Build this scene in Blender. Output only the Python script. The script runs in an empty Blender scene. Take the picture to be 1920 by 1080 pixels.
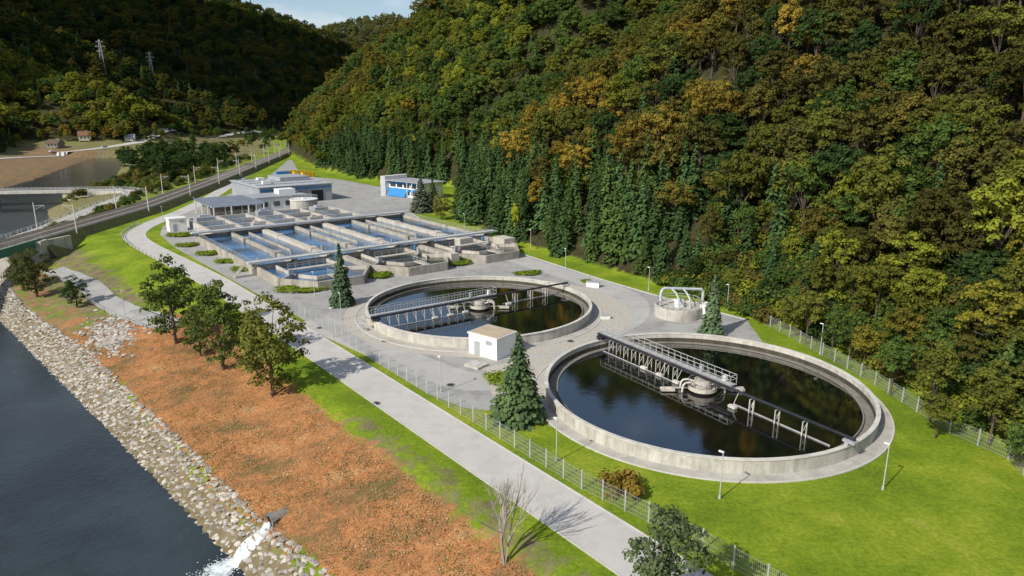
import bpy, math, random
import numpy as np
from mathutils import Vector, Matrix
random.seed(7); rng=np.random.default_rng(7)
scene=bpy.context.scene; COL=scene.collection
R=math.radians
# ---------------------------------------------------------------- camera (drone, 35 m up)
PITCH=R(14.6); F=1297.0; CH=35.0
cam=bpy.data.cameras.new("camera"); camo=bpy.data.objects.new("camera",cam); COL.objects.link(camo)
camo.location=(0,0,CH); camo.rotation_euler=(R(90)-PITCH,0,0)
cam.sensor_width=36; cam.lens=F/1920*36; cam.clip_start=1; cam.clip_end=20000
scene.camera=camo
sp,cp=math.sin(PITCH),math.cos(PITCH)
def G(x,y,z=0.0):  # x, y are image pixel coordinates, projected back onto height z
    "image pixel -> plan position on the level z"
    u=(x-960)/F; v=(y-540)/F; t=(CH-z)/(sp+v*cp)
    return (t*u, t*(cp-v*sp), z)
def proj(X,Y,Z):
    d=Y*cp+(CH-Z)*sp
    return 960+F*X/d, 540+F*((CH-Z)*cp-Y*sp)/d, d
# ---------------------------------------------------------------- terrain
def I(Y,pts):
    a=np.array(pts,float); return np.interp(Y,a[:,0],a[:,1])
TOP=[(-100,120),(0,41),(46,5),(92,-32.5),(120,-54),(132,-63),(160,-87),(172,-98),(185,-109),(200,-134),(230,-138),(300,-146),(420,-166),(520,-184),(700,-225),(900,-300)]
RIP=[(-100,85),(0,25),(52,-16.2),(62,-26.8),(83,-46.6),(107,-69),(136.6,-100.8),(152,-114.5),(180,-132),(200,-143),(245,-157),(290,-190),(350,-209),(433,-236),(600,-320),(900,-400)]
WAT=[(-100,76),(0,16),(56.6,-24.8),(74.2,-42),(88.5,-56.5),(138.6,-107),(165,-128),(200,-150),(245,-164),(300,-202),(350,-218),(433,-247),(600,-330),(900,-410)]
WA2=[(-100,-20),(56,-100),(150,-190),(300,-250),(384,-280),(433,-295),(600,-362),(900,-440)]
HIL=[(-100,150),(40,54),(61,52),(84,50),(104,45),(132,31),(171,6),(200,-10),(236,-24),(290,-18),(318,-26),(350,-75),(402,-110),(574,-188),(700,-222),(900,-270),(1200,-300),(6000,-600)]
def nz(x,y,s,k=0):
    x=x/s;y=y/s
    return (np.sin(x*1.7+y*.9+1.3+k)+np.sin(-x*1.1+y*2.1+.4+k*2)+.6*np.sin(x*3.7-y*2.9+2.2+k)+.4*np.sin(x*5.9+y*6.7+k))/3.0
def ss(t): t=np.clip(t,0,1); return t*t*(3-2*t)
def H(X,Y):
    X=np.asarray(X,float);Y=np.asarray(Y,float)
    xt,xr,xw,x2,xh=I(Y,TOP),I(Y,RIP),I(Y,WAT),I(Y,WA2),I(Y,HIL)
    z=-4.5*np.clip((xt-X)/(xt-xr),0,1)-3.5*np.clip((xr-X)/(xr-xw),0,1)-2*np.clip((xw-X)/6,0,1)
    zw=-10+3*np.clip((x2+4-X)/8,0,1)+4.5*np.clip((x2-X-4)/75,0,1)
    z=np.where(X<xw,np.maximum(z,zw),z)
    bump=np.clip((xt-X-1)/6,0,1)*np.clip((X-xw)/4,0,1)*.24*nz(X,Y,4.3)
    z=z+bump
    d=(X-xh)*.86
    sl=np.interp(Y,[100,500],[.72,.98])
    dd=np.maximum(d,0)
    zr=420*(1-np.exp(-dd*sl/420))*ss(dd/14+.25)*(dd>0)
    zr=zr+np.minimum(dd*.17,24)*nz(X,Y,48)
    z=z+np.maximum(zr,0)
    a=np.maximum(-440-X+12*nz(X,Y,90,1),0)
    zl=300*(1-np.exp(-a*.8/300))
    d2=np.maximum((X+470)*-.781+(Y-850)*.625,0)
    cap=np.interp(X,[-1100,-800,-500,-380,-280,-100,100],[330,320,262,196,130,50,30])
    zb=cap*(1-np.exp(-(d2*.72/cap)**1.3))*ss((2400-Y)/500)
    zb=zb+np.minimum(d2*.08,16)*nz(X,Y,110,3)
    zs=54*np.exp(-((X+455)/85)**2-((Y-740)/62)**2)
    zf=395*np.exp(-((X+600)/750)**2-((Y-3400)/600)**2)*(Y>1900)
    zl=np.maximum.reduce([zl,zb,zs,zf])
    return np.maximum(z,np.where(zl>.4,zl-2.9,-99))
def Hs(x,y): return float(H(np.array([x]),np.array([y]))[0])
_T=np.geomspace(30,4500,2600)
def hit(x,y):
    u=(x-960)/F; v=(y-540)/F
    Z=CH-_T*(sp+v*cp); XX=_T*u; YY=_T*(cp-v*sp)
    b=Z<=H(XX,YY)
    i=int(np.argmax(b)) if b.any() else len(_T)-1
    return (float(XX[i]),float(YY[i]),Hs(XX[i],YY[i]))
# ---------------------------------------------------------------- materials
def newmat(name):
    m=bpy.data.materials.new(name); m.use_nodes=True; nt=m.node_tree; nt.nodes.clear()
    o=nt.nodes.new('ShaderNodeOutputMaterial'); return m,nt,o
def N(nt,t,**k):
    n=nt.nodes.new(t)
    for a,b in k.items(): setattr(n,a,b)
    return n
def noise(nt,scale,detail=6,rough=.6,vec=None):
    n=N(nt,'ShaderNodeTexNoise'); n.inputs['Scale'].default_value=scale; n.inputs['Detail'].default_value=detail; n.inputs['Roughness'].default_value=rough
    if vec is None:
        g=N(nt,'ShaderNodeNewGeometry'); vec=g.outputs['Position']
    nt.links.new(vec,n.inputs['Vector']); return n
def ramp(nt,src,stops):
    r=N(nt,'ShaderNodeValToRGB'); nt.links.new(src,r.inputs[0]); cr=r.color_ramp
    while len(cr.elements)<len(stops): cr.elements.new(.5)
    for e,(p,c) in zip(cr.elements,stops):
        e.position=p; e.color=(*c,1) if len(c)==3 else c
    return r
def mix(nt,fac,a,b,mode='MIX'):
    m=N(nt,'ShaderNodeMix',data_type='RGBA',blend_type=mode)
    for s,val in ((m.inputs[0],fac),(m.inputs[6],a),(m.inputs[7],b)):
        if isinstance(val,bpy.types.NodeSocket): nt.links.new(val,s)
        else: s.default_value=val if not isinstance(val,tuple) else ((*val,1) if len(val)==3 else val)
    return m.outputs[2]
def M(name,c,c2=None,scale=.8,rough=.85,bump=0.0,bs=6,metal=0,spec=.3,fine=.15,streak=0.0,stain=0.0,objrand=False):
    m,nt,o=newmat(name)
    p=N(nt,'ShaderNodeBsdfPrincipled'); nt.links.new(p.outputs[0],o.inputs[0])
    c2=c2 or tuple(x*.8 for x in c)
    if objrand:
        oi=N(nt,'ShaderNodeObjectInfo'); r=ramp(nt,oi.outputs['Random'],[(0,c2),(1,c)])
    else:
        n=noise(nt,scale); r=ramp(nt,n.outputs[0],[(.32,c2),(.68,c)])
    col=r.outputs[0]
    if fine:
        n2=noise(nt,7.3,5,.7); r2=ramp(nt,n2.outputs[0],[(.3,(1-fine,)*3),(.7,(1+fine*.6,)*3)])
        col=mix(nt,1.0,col,r2.outputs[0],'MULTIPLY')
    if streak:
        g=N(nt,'ShaderNodeNewGeometry'); mp=N(nt,'ShaderNodeMapping'); mp.inputs['Scale'].default_value=(1.6,1.6,.12)
        nt.links.new(g.outputs['Position'],mp.inputs['Vector'])
        n3=noise(nt,.9,7,.75,mp.outputs[0]); r3=ramp(nt,n3.outputs[0],[(.36,(.52,.50,.46)),(.56,(1,1,1))])
        col=mix(nt,streak,col,r3.outputs[0],'MULTIPLY')
    if stain:
        n5=noise(nt,.31,9,.75); r5=ramp(nt,n5.outputs[0],[(.42,(.62,.61,.59)),(.5,(1,1,1))])
        col=mix(nt,stain,col,r5.outputs[0],'MULTIPLY')
    nt.links.new(col,p.inputs['Base Color'])
    p.inputs['Roughness'].default_value=rough; p.inputs['Metallic'].default_value=metal
    p.inputs['Specular IOR Level'].default_value=spec
    if bump:
        b=N(nt,'ShaderNodeBump'); b.inputs['Strength'].default_value=bump; b.inputs['Distance'].default_value=.1
        n4=noise(nt,bs,5); nt.links.new(n4.outputs[0],b.inputs['Height']); nt.links.new(b.outputs[0],p.inputs['Normal'])
    return m
def WATER(name,c,rough,bscale,bstr,dist=.1,ior=1.33,var=.25,ns=.09):
    m,nt,o=newmat(name); p=N(nt,'ShaderNodeBsdfPrincipled'); nt.links.new(p.outputs[0],o.inputs[0])
    n=noise(nt,ns,6,.65); r=ramp(nt,n.outputs[0],[(.38,tuple(x*(1-var) for x in c)),(.62,tuple(x*(1+var) for x in c))])
    nt.links.new(r.outputs[0],p.inputs['Base Color']); p.inputs['Roughness'].default_value=rough
    p.inputs['IOR'].default_value=ior
    b=N(nt,'ShaderNodeBump'); b.inputs['Strength'].default_value=bstr; b.inputs['Distance'].default_value=dist
    n4=noise(nt,bscale,5,.65); nt.links.new(n4.outputs[0],b.inputs['Height']); nt.links.new(b.outputs[0],p.inputs['Normal'])
    return m
def FOL(name,trans=.3):
    m,nt,o=newmat(name)
    a=N(nt,'ShaderNodeAttribute',attribute_type='INSTANCER',attribute_name='tint')
    n=noise(nt,.5,2); r=ramp(nt,n.outputs[0],[(.3,(.72,.78,.8)),(.7,(1.35,1.28,1.1))])
    col=mix(nt,1.0,a.outputs['Color'],r.outputs[0],'MULTIPLY')
    n2=noise(nt,3.5,1); r2=ramp(nt,n2.outputs[0],[(.3,(.75,.8,.8)),(.7,(1.32,1.23,1.1))])
    col=mix(nt,1.0,col,r2.outputs[0],'MULTIPLY')
    d=N(nt,'ShaderNodeBsdfDiffuse'); t=N(nt,'ShaderNodeBsdfTranslucent'); s=N(nt,'ShaderNodeMixShader'); s.inputs[0].default_value=trans
    nt.links.new(col,d.inputs[0]); nt.links.new(col,t.inputs[0]); nt.links.new(d.outputs[0],s.inputs[1]); nt.links.new(t.outputs[0],s.inputs[2])
    nt.links.new(s.outputs[0],o.inputs[0]); return m
CONC=M('concrete',(.58,.555,.50),(.45,.43,.385),.5,streak=.6,stain=.4)
BCON=M('basin_concrete',(.46,.43,.375),(.32,.30,.26),.45,streak=.6,stain=.6)
BTOP=M('basin_concrete_pale',(.58,.54,.475),(.45,.42,.37),.5,streak=.4,stain=.5)
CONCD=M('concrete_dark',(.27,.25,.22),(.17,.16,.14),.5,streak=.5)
ALGAE=M('algae_band',(.10,.09,.065),(.05,.045,.035),.8,streak=.6)
RIM=M('concrete_rim',(.64,.615,.56),(.48,.46,.42),.7,stain=.5)
ASPH=M('asphalt_yard',(.37,.365,.35),(.30,.295,.285),.12,stain=.5)
ROADM=M('road_surface',(.52,.50,.47),(.45,.435,.41),.15,fine=.08,stain=.25)
GRAV=M('gravel',(.52,.48,.42),(.35,.32,.275),2.5,bump=.4,bs=9)
APRON=M('apron_paving',(.46,.44,.40),(.37,.35,.32),.6,stain=.4)
KERB=M('kerb_stone',(.55,.53,.49),None,.6)
WHITE=M('white_paint',(.80,.80,.78),(.70,.70,.68),.5,rough=.5,fine=.04,stain=.08)
TANR=M('tan_roof',(.50,.40,.29),(.40,.32,.23),.6)
STEEL=M('galvanised_steel',(.6,.6,.6),(.48,.48,.48),.9,rough=.45,metal=.3)
BSTEEL=M('weathered_steel',(.44,.44,.44),(.28,.28,.28),.9,rough=.5,metal=.2)
FSTEEL=M('fence_steel',(.5,.51,.5),(.4,.41,.4),.9,rough=.5,metal=.2)
BLACK=M('black_beam',(.035,.037,.045),(.02,.02,.025),.6,rough=.4)
GREYP=M('grey_paint',(.38,.40,.42),(.30,.31,.33),.6,rough=.5)
DARK=M('dark_opening',(.015,.015,.017),(.01,.01,.01),.6,rough=.4)
GLASS=M('window_glass',(.05,.07,.09),(.03,.04,.05),.4,rough=.08,spec=.8)
BLUE=M('blue_panel',(.04,.24,.55),(.04,.19,.45),.6,rough=.5)
CANBR=M('walkway_girder',(.56,.58,.59),(.44,.46,.48),.4,rough=.6,stain=.3)
ROOFG=M('grey_roof',(.36,.38,.41),(.28,.30,.33),.2,rough=.6,stain=.3)
PANEL=M('roof_panel',(.22,.25,.29),(.15,.17,.2),.5,rough=.25,spec=.7)
YEL=M('yellow_paint',(.75,.5,.03),(.6,.4,.03),.5,rough=.5)
BALL=M('ballast',(.34,.31,.275),(.21,.19,.165),1.8,bump=.5,bs=8)
RAILM=M('rail_steel',(.36,.28,.22),(.24,.19,.16),1,rough=.4,metal=.6)
GREEN_ST=M('green_steel',(.05,.2,.15),(.04,.15,.11),.5,rough=.5)
BARK=M('bark',(.13,.10,.075),(.08,.06,.045),1.5)
ROCKM=M('rock',(.54,.495,.435),(.24,.22,.19),.6,bump=.4,bs=5,objrand=True)
TILE=M('roof_tile',(.24,.13,.085),(.17,.09,.06),.6)
CREAM=M('cream_render',(.62,.56,.45),None,.5)
FOAM=M('white_water',(.90,.93,.95),(.30,.38,.42),1.6,rough=.4,bump=.8,bs=3)
BASW=WATER('basin_water',(.03,.095,.20),.1,1.8,.35,.1,1.9,.8,.11)  # blue of the reflected sky is put into the base colour
BAYW=WATER('bay_water',(.045,.05,.045),.08,1.8,.25,.1,1.6,.5,.2)
TANKW=WATER('tank_water',(.004,.0045,.004),.02,1.1,.05,.1,2.7)
RIVW=WATER('river_water',(.028,.038,.044),.12,1.4,.5,.15,1.33,.3,.05)
LEAF=FOL('foliage',.32); NEED=FOL('needles',.16)
def terrain_mat():
    m,nt,o=newmat('ground_cover'); p=N(nt,'ShaderNodeBsdfPrincipled'); nt.links.new(p.outputs[0],o.inputs[0])
    p.inputs['Roughness'].default_value=.95; p.inputs['Specular IOR Level'].default_value=.1
    a=N(nt,'ShaderNodeAttribute',attribute_name='zone'); sep=N(nt,'ShaderNodeSeparateColor'); nt.links.new(a.outputs['Color'],sep.inputs[0])
    g1=noise(nt,.09,9,.72); gr=ramp(nt,g1.outputs[0],[(.3,(.095,.155,.014)),(.48,(.16,.235,.016)),(.6,(.24,.30,.026)),(.72,(.33,.32,.07))])
    g2=noise(nt,2.3,8,.8); gr2=ramp(nt,g2.outputs[0],[(.3,(.5,.55,.5)),(.7,(1.4,1.35,1.3))])
    grass=mix(nt,1.0,gr.outputs[0],gr2.outputs[0],'MULTIPLY')
    g=N(nt,'ShaderNodeNewGeometry'); mp=N(nt,'ShaderNodeMapping'); mp.inputs['Rotation'].default_value=(0,0,R(-38)); mp.inputs['Scale'].default_value=(.22,.6,1); nt.links.new(g.outputs['Position'],mp.inputs['Vector'])
    o1=noise(nt,.38,8,.68,mp.outputs[0]); orr=ramp(nt,o1.outputs[0],[(.30,(.14,.16,.045)),(.39,(.20,.13,.06)),(.47,(.33,.165,.075)),(.57,(.44,.205,.085)),(.66,(.42,.27,.14)),(.74,(.40,.33,.20))])
    o2=noise(nt,3.0,8,.8); orr2=ramp(nt,o2.outputs[0],[(.34,(.52,.5,.48)),(.66,(1.3,1.27,1.22))])
    orange=mix(nt,1.0,orr.outputs[0],orr2.outputs[0],'MULTIPLY')
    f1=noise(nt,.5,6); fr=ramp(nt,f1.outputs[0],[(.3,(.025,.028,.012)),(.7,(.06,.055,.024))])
    d1=noise(nt,.6,8,.7); dr=ramp(nt,d1.outputs[0],[(.3,(.10,.085,.045)),(.5,(.18,.145,.085)),(.7,(.25,.21,.145))])
    nn=noise(nt,.4,5,.6)
    def fac(sock,w=.45):
        ad=N(nt,'ShaderNodeMath',operation='ADD'); nt.links.new(sock,ad.inputs[0])
        s=N(nt,'ShaderNodeMath',operation='MULTIPLY_ADD'); nt.links.new(nn.outputs[0],s.inputs[0]); s.inputs[1].default_value=1.6; s.inputs[2].default_value=-.8
        nt.links.new(s.outputs[0],ad.inputs[1])
        mr=N(nt,'ShaderNodeMapRange'); nt.links.new(ad.outputs[0],mr.inputs[0]); mr.inputs[1].default_value=.5-w*.4; mr.inputs[2].default_value=.5+w*.4
        return mr.outputs[0]
    c=mix(nt,fac(sep.outputs[1]),grass,dr.outputs[0])
    c=mix(nt,fac(sep.outputs[0]),c,orange)
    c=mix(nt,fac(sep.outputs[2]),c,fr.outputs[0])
    nt.links.new(c,p.inputs['Base Color'])
    b=N(nt,'ShaderNodeBump'); b.inputs['Strength'].default_value=.65; b.inputs['Distance'].default_value=.2
    bn=noise(nt,2.6,8,.8); nt.links.new(bn.outputs[0],b.inputs['Height']); nt.links.new(b.outputs[0],p.inputs['Normal'])
    return m
TERR=terrain_mat()
# ---------------------------------------------------------------- mesh builder
class MB:
    def __init__(s): s.v=[];s.f=[]
    def add(s,vs,fs):
        o=len(s.v); s.v+= [tuple(map(float,x)) for x in vs]; s.f+=[tuple(i+o for i in f) for f in fs]
    def box(s,cx,cy,cz,sx,sy,sz,rot=0):
        c,n=math.cos(rot),math.sin(rot); vs=[]
        for k in (-1,1):
            for i,j in ((-1,-1),(1,-1),(1,1),(-1,1)):
                x,y=i*sx/2,j*sy/2; vs.append((cx+x*c-y*n,cy+x*n+y*c,cz+k*sz/2))
        s.add(vs,[(3,2,1,0),(4,5,6,7),(0,1,5,4),(1,2,6,5),(2,3,7,6),(3,0,4,7)])
    def beam(s,p,q,w,h=None):
        h=h or w; p=Vector(p);q=Vector(q);d=(q-p)
        if d.length<1e-5:return
        d.normalize(); up=Vector((0,0,1)) if abs(d.z)<.95 else Vector((1,0,0))
        a=d.cross(up).normalized()*w/2; b=a.normalized().cross(d)*h/2
        vs=[]
        for c in (p,q):
            for i,j in ((-1,-1),(1,-1),(1,1),(-1,1)): vs.append(c+a*i+b*j)
        s.add(vs,[(3,2,1,0),(4,5,6,7),(0,1,5,4),(1,2,6,5),(2,3,7,6),(3,0,4,7)])
    def tube(s,p,q,r,r2=None,n=8):
        r2=r if r2 is None else r2; p=Vector(p);q=Vector(q);d=(q-p).normalized()
        up=Vector((0,0,1)) if abs(d.z)<.95 else Vector((1,0,0)); a=d.cross(up).normalized(); b=a.cross(d)
        vs=[p+(a*math.cos(2*math.pi*i/n)+b*math.sin(2*math.pi*i/n))*r for i in range(n)]+[q+(a*math.cos(2*math.pi*i/n)+b*math.sin(2*math.pi*i/n))*r2 for i in range(n)]
        s.add(vs,[(i,(i+1)%n,n+(i+1)%n,n+i) for i in range(n)]+[tuple(range(n))[::-1],tuple(range(n,2*n))])
    def path(s,pts,r,n=8):
        for a,b in zip(pts,pts[1:]): s.tube(a,b,r,n=n)
    def prism(s,poly,z0,z1):
        n=len(poly); s.add([(x,y,z0) for x,y in poly]+[(x,y,z1) for x,y in poly],[(i,(i+1)%n,n+(i+1)%n,n+i) for i in range(n)]+[tuple(range(n))[::-1],tuple(range(n,2*n))])
    def sheet(s,poly,z):
        s.add([(x,y,z) for x,y in poly],[tuple(range(len(poly)))])
    def ring(s,cx,cy,r0,r1,z0,z1,n=96):
        vs=[]
        for r,z in ((r0,z0),(r1,z0),(r1,z1),(r0,z1)):
            vs+=[(cx+r*math.cos(2*math.pi*i/n),cy+r*math.sin(2*math.pi*i/n),z) for i in range(n)]
        fs=[]
        for k in range(4):
            k2=(k+1)%4
            fs+=[(k*n+i,k*n+(i+1)%n,k2*n+(i+1)%n,k2*n+i) for i in range(n)]
        s.add(vs,fs)
    def wall(s,x0,y0,x1,y1,t,z0,z1):
        L=math.hypot(x1-x0,y1-y0); s.box((x0+x1)/2,(y0+y1)/2,(z0+z1)/2,L,t,z1-z0,math.atan2(y1-y0,x1-x0))
    def rail(s,pts,h=1.1,sp_=1.6,r=.035,mid=True):
        for a,b in zip(pts,pts[1:]):
            a=Vector(a);b=Vector(b);L=(b-a).length;n=max(1,int(L/sp_))
            for i in range(n+1):
                p=a.lerp(b,i/n); s.beam(p,p+Vector((0,0,h)),r*1.6)
            s.beam(a+Vector((0,0,h)),b+Vector((0,0,h)),r*2)
            if mid: s.beam(a+Vector((0,0,h*.55)),b+Vector((0,0,h*.55)),r*1.4)
    def mesh(s,name,mat,smooth=False):
        m=bpy.data.meshes.new(name); m.from_pydata(s.v,[],s.f); m.materials.append(mat); 
        if smooth: m.polygons.foreach_set('use_smooth',[True]*len(m.polygons))
        m.update(); return m
def thing(name,label,cat,loc=(0,0,0),rot=0,group=None,data=None):
    o=bpy.data.objects.new(name,data); COL.objects.link(o); o.location=loc; o.rotation_euler=(0,0,rot)
    o["label"]=label;o["category"]=cat
    if group:o["group"]=group
    if data is None: o.empty_display_size=.5
    return o
def part(name,mb,mat,parent,label=None,smooth=False,loc=None,rot=None):
    me=mb if isinstance(mb,bpy.types.Mesh) else mb.mesh(name,mat,smooth)
    o=bpy.data.objects.new(name,me); COL.objects.link(o); o.parent=parent
    if loc:o.location=loc
    if rot:o.rotation_euler=rot
    if label:o["label"]=label
    return o
def structure(name,mb,mat,smooth=False,label=None):
    me=mb if isinstance(mb,bpy.types.Mesh) else mb.mesh(name,mat,smooth)
    o=bpy.data.objects.new(name,me); COL.objects.link(o); o["kind"]="structure"
    if label:o["label"]=label
    return o
def clone(o,loc,rot=None,scale=None,label=None):
    kids=list(o.children)
    c=o.copy(); COL.objects.link(c); c.location=loc
    if rot is not None:c.rotation_euler=(0,0,rot)
    if scale is not None:c.scale=(scale,)*3 if not isinstance(scale,tuple) else scale
    if label:c["label"]=label
    def rec(src,dst):
        for k in list(src.children):
            kc=k.copy(); COL.objects.link(kc); kc.parent=dst; rec(k,kc)
    for k in kids:
        kc=k.copy(); COL.objects.link(kc); kc.parent=c; rec(k,kc)
    return c
# ---------------------------------------------------------------- terrain mesh
def seg(*a):
    out=[]
    for s,e,st in a: out.append(np.arange(s,e,st))
    return np.concatenate(out+[[a[-1][1]]])
xs=seg((-3200,-600,65),(-600,-200,8),(-200,-130,3),(-130,64,1.2),(64,300,6),(300,3200,60))
ys=seg((-400,30,20),(30,180,1.2),(180,330,3),(330,700,8),(700,2000,22),(2000,6500,90))
XX,YY=np.meshgrid(xs,ys); ZZ=H(XX,YY)
nx,ny=len(xs),len(ys)
me=bpy.data.meshes.new('ground'); me.vertices.add(nx*ny)
me.vertices.foreach_set('co',np.stack([XX,YY,ZZ],-1).astype(np.float32).ravel())
ii=(np.arange(ny-1)[:,None]*nx+np.arange(nx-1)[None]).ravel()
q=np.stack([ii,ii+1,ii+nx+1,ii+nx],-1)
me.loops.add(q.size); me.loops.foreach_set('vertex_index',q.ravel().astype(np.int32))
me.polygons.add(len(q)); me.polygons.foreach_set('loop_start',(np.arange(len(q))*4).astype(np.int32)); me.polygons.foreach_set('loop_total',np.full(len(q),4,np.int32))
me.polygons.foreach_set('use_smooth',np.ones(len(q),bool)); me.update(calc_edges=True)
xt,xr,xw,x2,xh=I(YY,TOP),I(YY,RIP),I(YY,WAT),I(YY,WA2),I(YY,HIL)
orange=np.clip((xt-1.2-XX)/3.5+.25,0,1)*np.clip((XX-xw)/3,0,1)*np.clip((124-YY)/9,0,1)
dirt=np.where((XX<xr-.2)&(XX>xw-40)&(YY<230),1.0,0.0)
dirt=np.maximum(dirt,np.clip((xt-6-XX)/6,0,1)*.62*(YY>112))
dirt=np.maximum(dirt,.42*np.clip((YY-215)/40,0,1)*(XX<xt))
dirt=np.maximum(dirt,.45*np.clip((XX-(xt-5))/2,0,1)*(XX<xt+2)*(YY<75))
orange=np.maximum(orange,.42*(YY>118)*(YY<172)*(XX<xr+9)*(XX>xr))
orange=orange*np.where(XX<xr,0,1)
fld=(XX<x2+6)*(XX>x2-62)*(YY<640)
dirt=np.maximum(dirt,fld*.95); orange=np.maximum(orange,fld*.40)
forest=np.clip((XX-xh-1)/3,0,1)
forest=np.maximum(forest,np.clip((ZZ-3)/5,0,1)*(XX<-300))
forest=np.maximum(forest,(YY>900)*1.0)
zc=np.stack([orange,dirt,forest,np.ones_like(orange)],-1).astype(np.float32)
at=me.color_attributes.new('zone','FLOAT_COLOR','POINT'); at.data.foreach_set('color',zc.ravel())
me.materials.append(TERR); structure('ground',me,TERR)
mb=MB()
yy=list(range(-100,60,20))+list(range(60,700,12))
vs=[];fs=[]
for y in yy:
    a=float(I(y,WAT))+1.5; b=float(I(y,WA2))-3; vs+=[(a,y,-8),(b,y,-8)]
for i in range(len(yy)-1): fs.append((2*i,2*i+2,2*i+3,2*i+1))
mb.add(vs,fs); structure('river_water',mb,RIVW)
# ---------------------------------------------------------------- draped strips
def densify(pts,step):
    out=[]
    for a,b in zip(pts,pts[1:]):
        n=max(1,int(math.dist(a[:2],b[:2])/step))
        for i in range(n): out.append(tuple(a[k]+(b[k]-a[k])*i/n for k in range(len(a))))
    out.append(tuple(pts[-1])); return out
def smoothpts(pts,it=2):
    for _ in range(it):
        o=[pts[0]]
        for a,b in zip(pts,pts[1:]):
            o.append(tuple(.75*x+.25*y for x,y in zip(a,b))); o.append(tuple(.25*x+.75*y for x,y in zip(a,b)))
        o.append(pts[-1]); pts=o
    return pts
def frames(pts):
    out=[]
    for i,p in enumerate(pts):
        a=pts[max(0,i-1)];b=pts[min(len(pts)-1,i+1)]
        d=Vector((b[0]-a[0],b[1]-a[1],0)).normalized(); out.append((p,d,Vector((-d.y,d.x,0))))
    return out
def strip(mb,pts,offs,zo,drape=True):
    fr=frames(pts); vs=[];fs=[];k=len(offs)
    for p,d,n in fr:
        for o_ in offs:
            x=p[0]+n.x*o_;y=p[1]+n.y*o_
            z=(Hs(x,y) if drape else (p[2] if len(p)>2 else 0))+zo
            vs.append((x,y,z))
    for i in range(len(fr)-1):
        for j in range(k-1): fs.append((i*k+j,(i+1)*k+j,(i+1)*k+j+1,i*k+j+1))
    mb.add(vs,fs)
road=[(22,33.2),(8.8,50),(-38,109.6),(-62,140),(-80,160),(-98,180),(-108,194),(-112,208),(-113.5,222),(-115,240),(-119,265),(-125,295),(-143,370),(-160,460),(-174,545),(-190,640)]
road=densify(smoothpts(road),3)
mb=MB(); strip(mb,road,[-2.7,-1.3,0,1.3,2.7],.03,drape=False); structure('service_road',mb,ROADM)
for sgn in (1,-1):
    mb=MB(); fr=frames(road[:70])
    for (p,d,n),(p2,d2,n2) in zip(fr,fr[1:]):
        mb.beam((p[0]+n.x*2.78*sgn,p[1]+n.y*2.78*sgn,.03),(p2[0]+n2.x*2.78*sgn,p2[1]+n2.y*2.78*sgn,.03),.16,.08)
    structure('road_kerb',mb,KERB)
P=lambda L:[G(x,y)[:2] for x,y in L]
yard=P([(566,598),(660,652),(800,737),(870,765),(935,772),(1000,740),(1030,800),(1180,790),(1400,760),(1440,655),(1400,600),(1250,560),(1130,525),(990,480),(940,463),(860,440),(800,418),(765,396),(792,372),(720,352),(640,337),(590,332),(560,322),(548,300),(540,300),(500,335),(470,345),(400,378),(340,398),(305,425),(300,440),(330,466),(400,505),(480,550)])
mb=MB(); mb.sheet(yard,.02); structure('plant_yard_asphalt',mb,ASPH)
mb=MB(); ke=P([(1400,600),(1250,560),(1130,525),(990,480),(940,463),(860,440),(800,418),(765,396)])
for a,b in zip(ke,ke[1:]): mb.beam((*a,.06),(*b,.06),.22,.14)
structure('yard_kerb',mb,KERB)
mb=MB(); dr=[G(x,y)[:2]+(0,) for x,y in [(585,600),(700,650),(820,700),(900,722),(985,700),(1050,650),(1160,612),(1190,585),(1180,555),(1120,533),(990,492),(930,472)]]
dr=densify(smoothpts(dr),3); strip(mb,dr,[-3,0,3],.024,drape=False)
DRV=M('driveway_asphalt',(.44,.43,.41),(.38,.37,.355),.1,stain=.3); 
structure('yard_driveway',mb,DRV)
# ---------------------------------------------------------------- clarifier tanks
def clarifier(c,rim,label):
    t=thing('clarifier_tank',label,'water tank',(c[0],c[1],0),group='round settling tanks of the treatment plant')
    mb=MB(); mb.ring(0,0,19.5,19.85,0,rim); part('tank_wall',mb,CONC,t)
    mb=MB(); mb.ring(0,0,19.44,19.93,rim+.002,rim+.12); part('rim_coping',mb,RIM,t)
    mb=MB(); mb.ring(0,0,19.46,19.496,.3,.9); part('algae_band',mb,ALGAE,t)
    mb=MB()
    mb.ring(0,0,18.2,18.35,.1,.6); mb.ring(0,0,18.35,19.45,.05,.3); part('overflow_channel',mb,CONCD,t)
    mb=MB(); mb.sheet([(18.25*math.cos(a*math.pi/48),18.25*math.sin(a*math.pi/48)) for a in range(96)],.45); part('water_surface',mb,TANKW,t)
    mb=MB(); mb.ring(0,0,.9,1.05,.3,2.0,40); mb.ring(0,0,1.05,1.8,.75,.87,40); mb.ring(0,0,1.7,1.8,.87,1.25,40); mb.ring(0,0,.0001,.9,1.7,1.85,40)
    part('inlet_well',mb,BTOP,t)
    mb=MB(); pts=[(1.76*math.cos(i*math.pi/8),1.76*math.sin(i*math.pi/8),1.25) for i in range(17)]; mb.rail(pts,.7,.8,.022); part('handrail',mb,STEEL,t)
    for s in (-1,1):
        for k in (-.55,.55):
            mb=MB(); mb.path([(s*1.0,k,1.55),(s*1.7,k,1.8),(s*2.3,k,1.75),(s*2.6,k,1.4),(s*2.7,k,.5)],.13,12); part('inlet_pipe',mb,RIM,t)
        mb=MB(); mb.box(s*4.4,0,.7,1.7,1.0,.24); mb.beam((s*1.8,0,.88),(s*5.2,0,.88),.22,.12); part('scum_box',mb,BTOP,t)
    return t
ca=(24,81.2); cb=(-5.8,118.2)
ta=clarifier(ca,1.5,'round concrete settling tank with dark water beside the lawn')
tb=clarifier(cb,1.5,'round concrete settling tank with dark water in the yard')
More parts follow.
